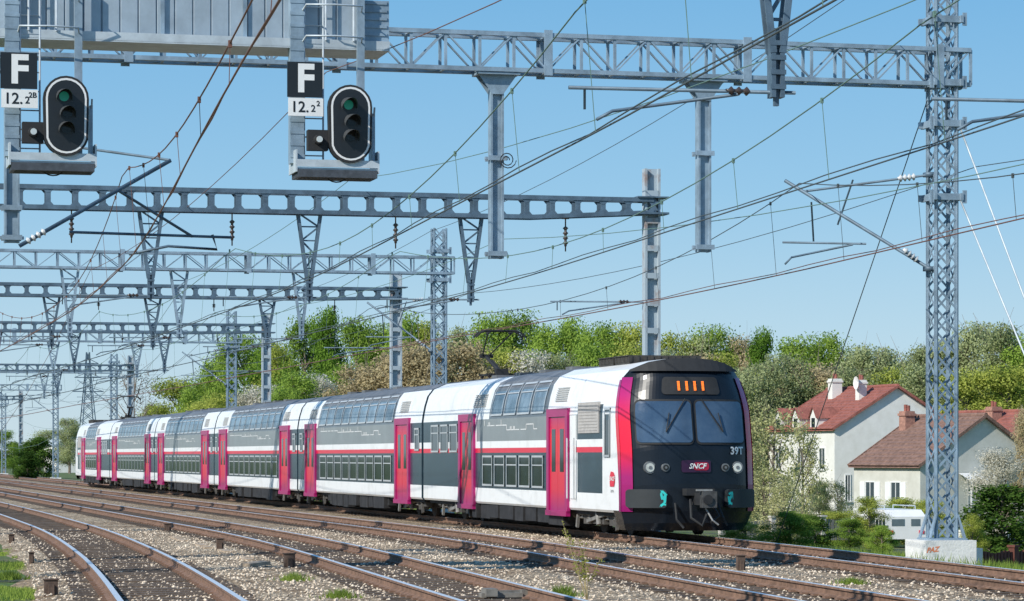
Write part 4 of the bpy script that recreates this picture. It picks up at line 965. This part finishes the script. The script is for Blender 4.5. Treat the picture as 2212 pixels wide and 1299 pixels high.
for k in range(n): a0=6.283*k/n;a1=6.283*(k+1)/n; m.poly([tuple(ax),(2.9+.42*math.cos(a0),-1.75,8.4+.42*math.sin(a0)),(2.9+.42*math.cos(a1),-1.75,8.4+.42*math.sin(a1))])
m.tube((2.9,-1.6,8.4),(2.6,-1.3,7.6),.03); m.build('satellite_dish',whitep,hA)
hB=house('bungalow','low beige bungalow with brown tiled roof and brick chimney',2125,150,rz,6.2,7.8,-1.6,1.55,4.0,wallB,tile_b,[('s',-1.5,.9,.8,1.35,1),('s',.9,.9,.8,1.35,1),('g',2.2,.8,1.2,1.3,1)],[(-2.6,-.9,4.2,6.0,.6,brick)],0)
m=MB(); m.poly([(3.15,-1.6,2.75),(4.3,-1.6,2.35),(4.3,1.0,2.35),(3.15,1.0,2.75)]); m.bar((4.25,-1.55,0),(4.25,-1.55,2.35),.08); m.bar((4.25,.95,0),(4.25,.95,2.35),.08); m.build('awning',whitep,hB)
m=MB(); m.box(3.103,3.16,-1.0,0,0,2.1); m.build('door',M('door_grey',(.3,.33,.33),.5),hB)
house('house','red roofed house partly cut by the right picture edge',2295,172,rz,11,8,-1.6,2.3,4.6,wallB,tile_r,[('s',0,1,.9,1.3,0),('s',-3,1,.9,1.3,0)],[(0,-1,4.5,6.6,.7,brick)],0)
house('far_building','pale far building with rounded white roof beyond the train tail',188,420,R(-70),9,9,-.4,3.6,6.2,wallA,steel_l,[('g',0,1.5,1.5,1.5,0)],[],0,cat='building')
x,y=at(1957,106); cm=thingw('camper_van','small white camper parked behind the near mast','camper van',(x,y,-1.3),R(14))
m=MB(); m.box(-.78,.78,0,3.6,.3,1.12); m.poly([(-.78,0,1.12),(.78,0,1.12),(.72,.3,1.35),(-.72,.3,1.35)]); m.box(-.72,.72,.3,3.5,1.12,1.37); m.build('body',whitep,cm)
m=MB(); m.box(-.55,-.05,-.01,.0,.78,1.03); m.box(.2,.55,-.012,0,.78,1.03); m.build('window',M('camper_glass',(.12,.16,.18),.2),cm)
for sx in (-1,1):
    for yy in (.7,2.9): m=MB(); m.tube((sx*.6,yy,.28),(sx*.79,yy,.28),.28,n=18); m.build('wheel',blackm,cm)
m=MB(); 
for sx in (-.6,.6): m.tube((sx,.6,1.36),(sx,.6,1.5),.02); m.tube((sx,2.8,1.36),(sx,2.8,1.5),.02); m.tube((sx,.6,1.5),(sx,2.8,1.5),.02)
m.build('roof_rack',steel_l,cm)
m=MB(); m.box(-.7,-.5,-.03,-.012,.5,.62); m.build('tail_light',red_t,cm)
m=MB(); m.box(.5,.7,-.03,-.012,.5,.62); m.build('tail_light',red_t,cm)
def fence(px0,px1,Y,h,label,mat,post=None):
    x0,y0=at(px0,Y); x1,y1=at(px1,Y+3); t,s=ts_of(px0,Y); z=gz(t); root=thingw('garden_fence',label,'fence',(x0,y0,z),math.atan2(y1-y0,x1-x0)); L=math.hypot(x1-x0,y1-y0)
    m=MB(); n=int(L/.14)
    for i in range(n): m.box(i*.14,i*.14+.1,-.015,.015,.05,h-.03*math.sin(i))
    m.box(0,L,.016,.05,.25,.33); m.box(0,L,.016,.05,h-.3,h-.22); m.build('fence_board',mat,root)
    for i in range(int(L/2)+1): m=MB(); m.box(i*2-.09,i*2+.09,-.06,.12,0,h+.1); m.box(i*2-.12,i*2+.12,-.09,.15,h+.1,h+.16); m.build('fence_post',post or mat,root)
fence(2080,2300,86,.75,'dark slatted garden fence with white posts at the right edge',M('fence_dark',(.07,.08,.08),.7),conc_w)
fence(1560,1920,98,.75,'low grey garden fence right of the train',M('fence_grey',(.2,.2,.19),.8,0,.3,3),concrete)
fence(2090,2300,72,.38,'rusty sheet fence low at the right picture edge',M('fence_rust',(.14,.045,.03),.8,0,.3,3))
x,y=at(190,520); py=thingw('electricity_pylon','distant lattice electricity pylon above the train tail','pylon',(x,y,-.5),R(20))
m=MB(); H=21
def pw(z): return 1.7*(1-z/H)**1.2+.25
for i in range(12):
    a=H*i/12;b2=H*(i+1)/12
    for sx,sy in ((-1,-1),(1,-1),(1,1),(-1,1)):
        m.bar((sx*pw(a),sy*pw(a),a),(sx*pw(b2),sy*pw(b2),b2),.16)
    for sy in (-1,1): m.bar((-pw(a),sy*pw(a),a),(pw(b2),sy*pw(b2),b2),.1); m.bar((pw(a),sy*pw(a),a),(-pw(b2),sy*pw(b2),b2),.1)
m.build('tower',steel_d,py)
for z,w in ((14,2.8),(16.5,2.4),(19,1.9)):
    m=MB(); m.bar((-w,0,z),(w,0,z),.16); m.bar((-w,0,z),(0,0,z+.9),.1); m.bar((w,0,z),(0,0,z+.9),.1); m.build('cross_arm',steel_d,py)
# ------------------------------------------------------------------ light, sky, camera
D=Vector((-.60,-.58,.58)).normalized(); el=math.asin(D.z); az=math.atan2(D.x,D.y)
w=bpy.data.worlds.new('World'); bpy.context.scene.world=w; w.use_nodes=True; nt=w.node_tree; bg=nt.nodes['Background']
sk=nt.nodes.new('ShaderNodeTexSky'); sk.sky_type='NISHITA'; sk.sun_disc=False; sk.sun_elevation=el; sk.sun_rotation=az; sk.air_density=1.0; sk.dust_density=.2; sk.ozone_density=3
tc=nt.nodes.new('ShaderNodeTexCoord'); sx=nt.nodes.new('ShaderNodeSeparateXYZ'); rp=nt.nodes.new('ShaderNodeValToRGB'); e=rp.color_ramp.elements
K=.1
e[0].position=0; e[0].color=(.58,.74,.84,1); e[1].position=1; e[1].color=(.07,.22,.52,1)
for p,c in ((.045,(.44,.67,.85)),(.09,(.29,.57,.83)),(.16,(.17,.46,.78)),(.4,(.10,.32,.66))):
    k=e.new(p); k.color=(*c,1)
nt.links.new(tc.outputs['Generated'],sx.inputs[0]); nt.links.new(sx.outputs['Z'],rp.inputs['Fac'])
mu=nt.nodes.new('ShaderNodeVectorMath'); mu.operation='SCALE'; mu.inputs['Scale'].default_value=1/K; nt.links.new(rp.outputs['Color'],mu.inputs[0])
mx=nt.nodes.new('ShaderNodeMixRGB'); mx.inputs[0].default_value=.85; nt.links.new(sk.outputs[0],mx.inputs[1]); nt.links.new(mu.outputs[0],mx.inputs[2]); nt.links.new(mx.outputs[0],bg.inputs[0]); bg.inputs[1].default_value=K
L=bpy.data.lights.new('sun','SUN'); L.energy=5.0; L.angle=R(.5); L.color=(1,.96,.88); lo=bpy.data.objects.new('sun',L); C.objects.link(lo); lo.rotation_euler=D.to_track_quat('Z','Y').to_euler(); lo.location=(0,0,50)
cam=bpy.data.cameras.new('camera'); co=bpy.data.objects.new('camera',cam); C.objects.link(co); co.location=(0,0,CAMZ); co.rotation_euler=(R(90),0,0)
cam.sensor_width=36; cam.lens=36*F/2212; cam.shift_y=(985-649.5)/2212; cam.clip_end=8000; cam.clip_start=.5
sc=bpy.context.scene; sc.camera=co; sc.view_settings.view_transform='Standard'; sc.view_settings.look='None'; sc.view_settings.exposure=0
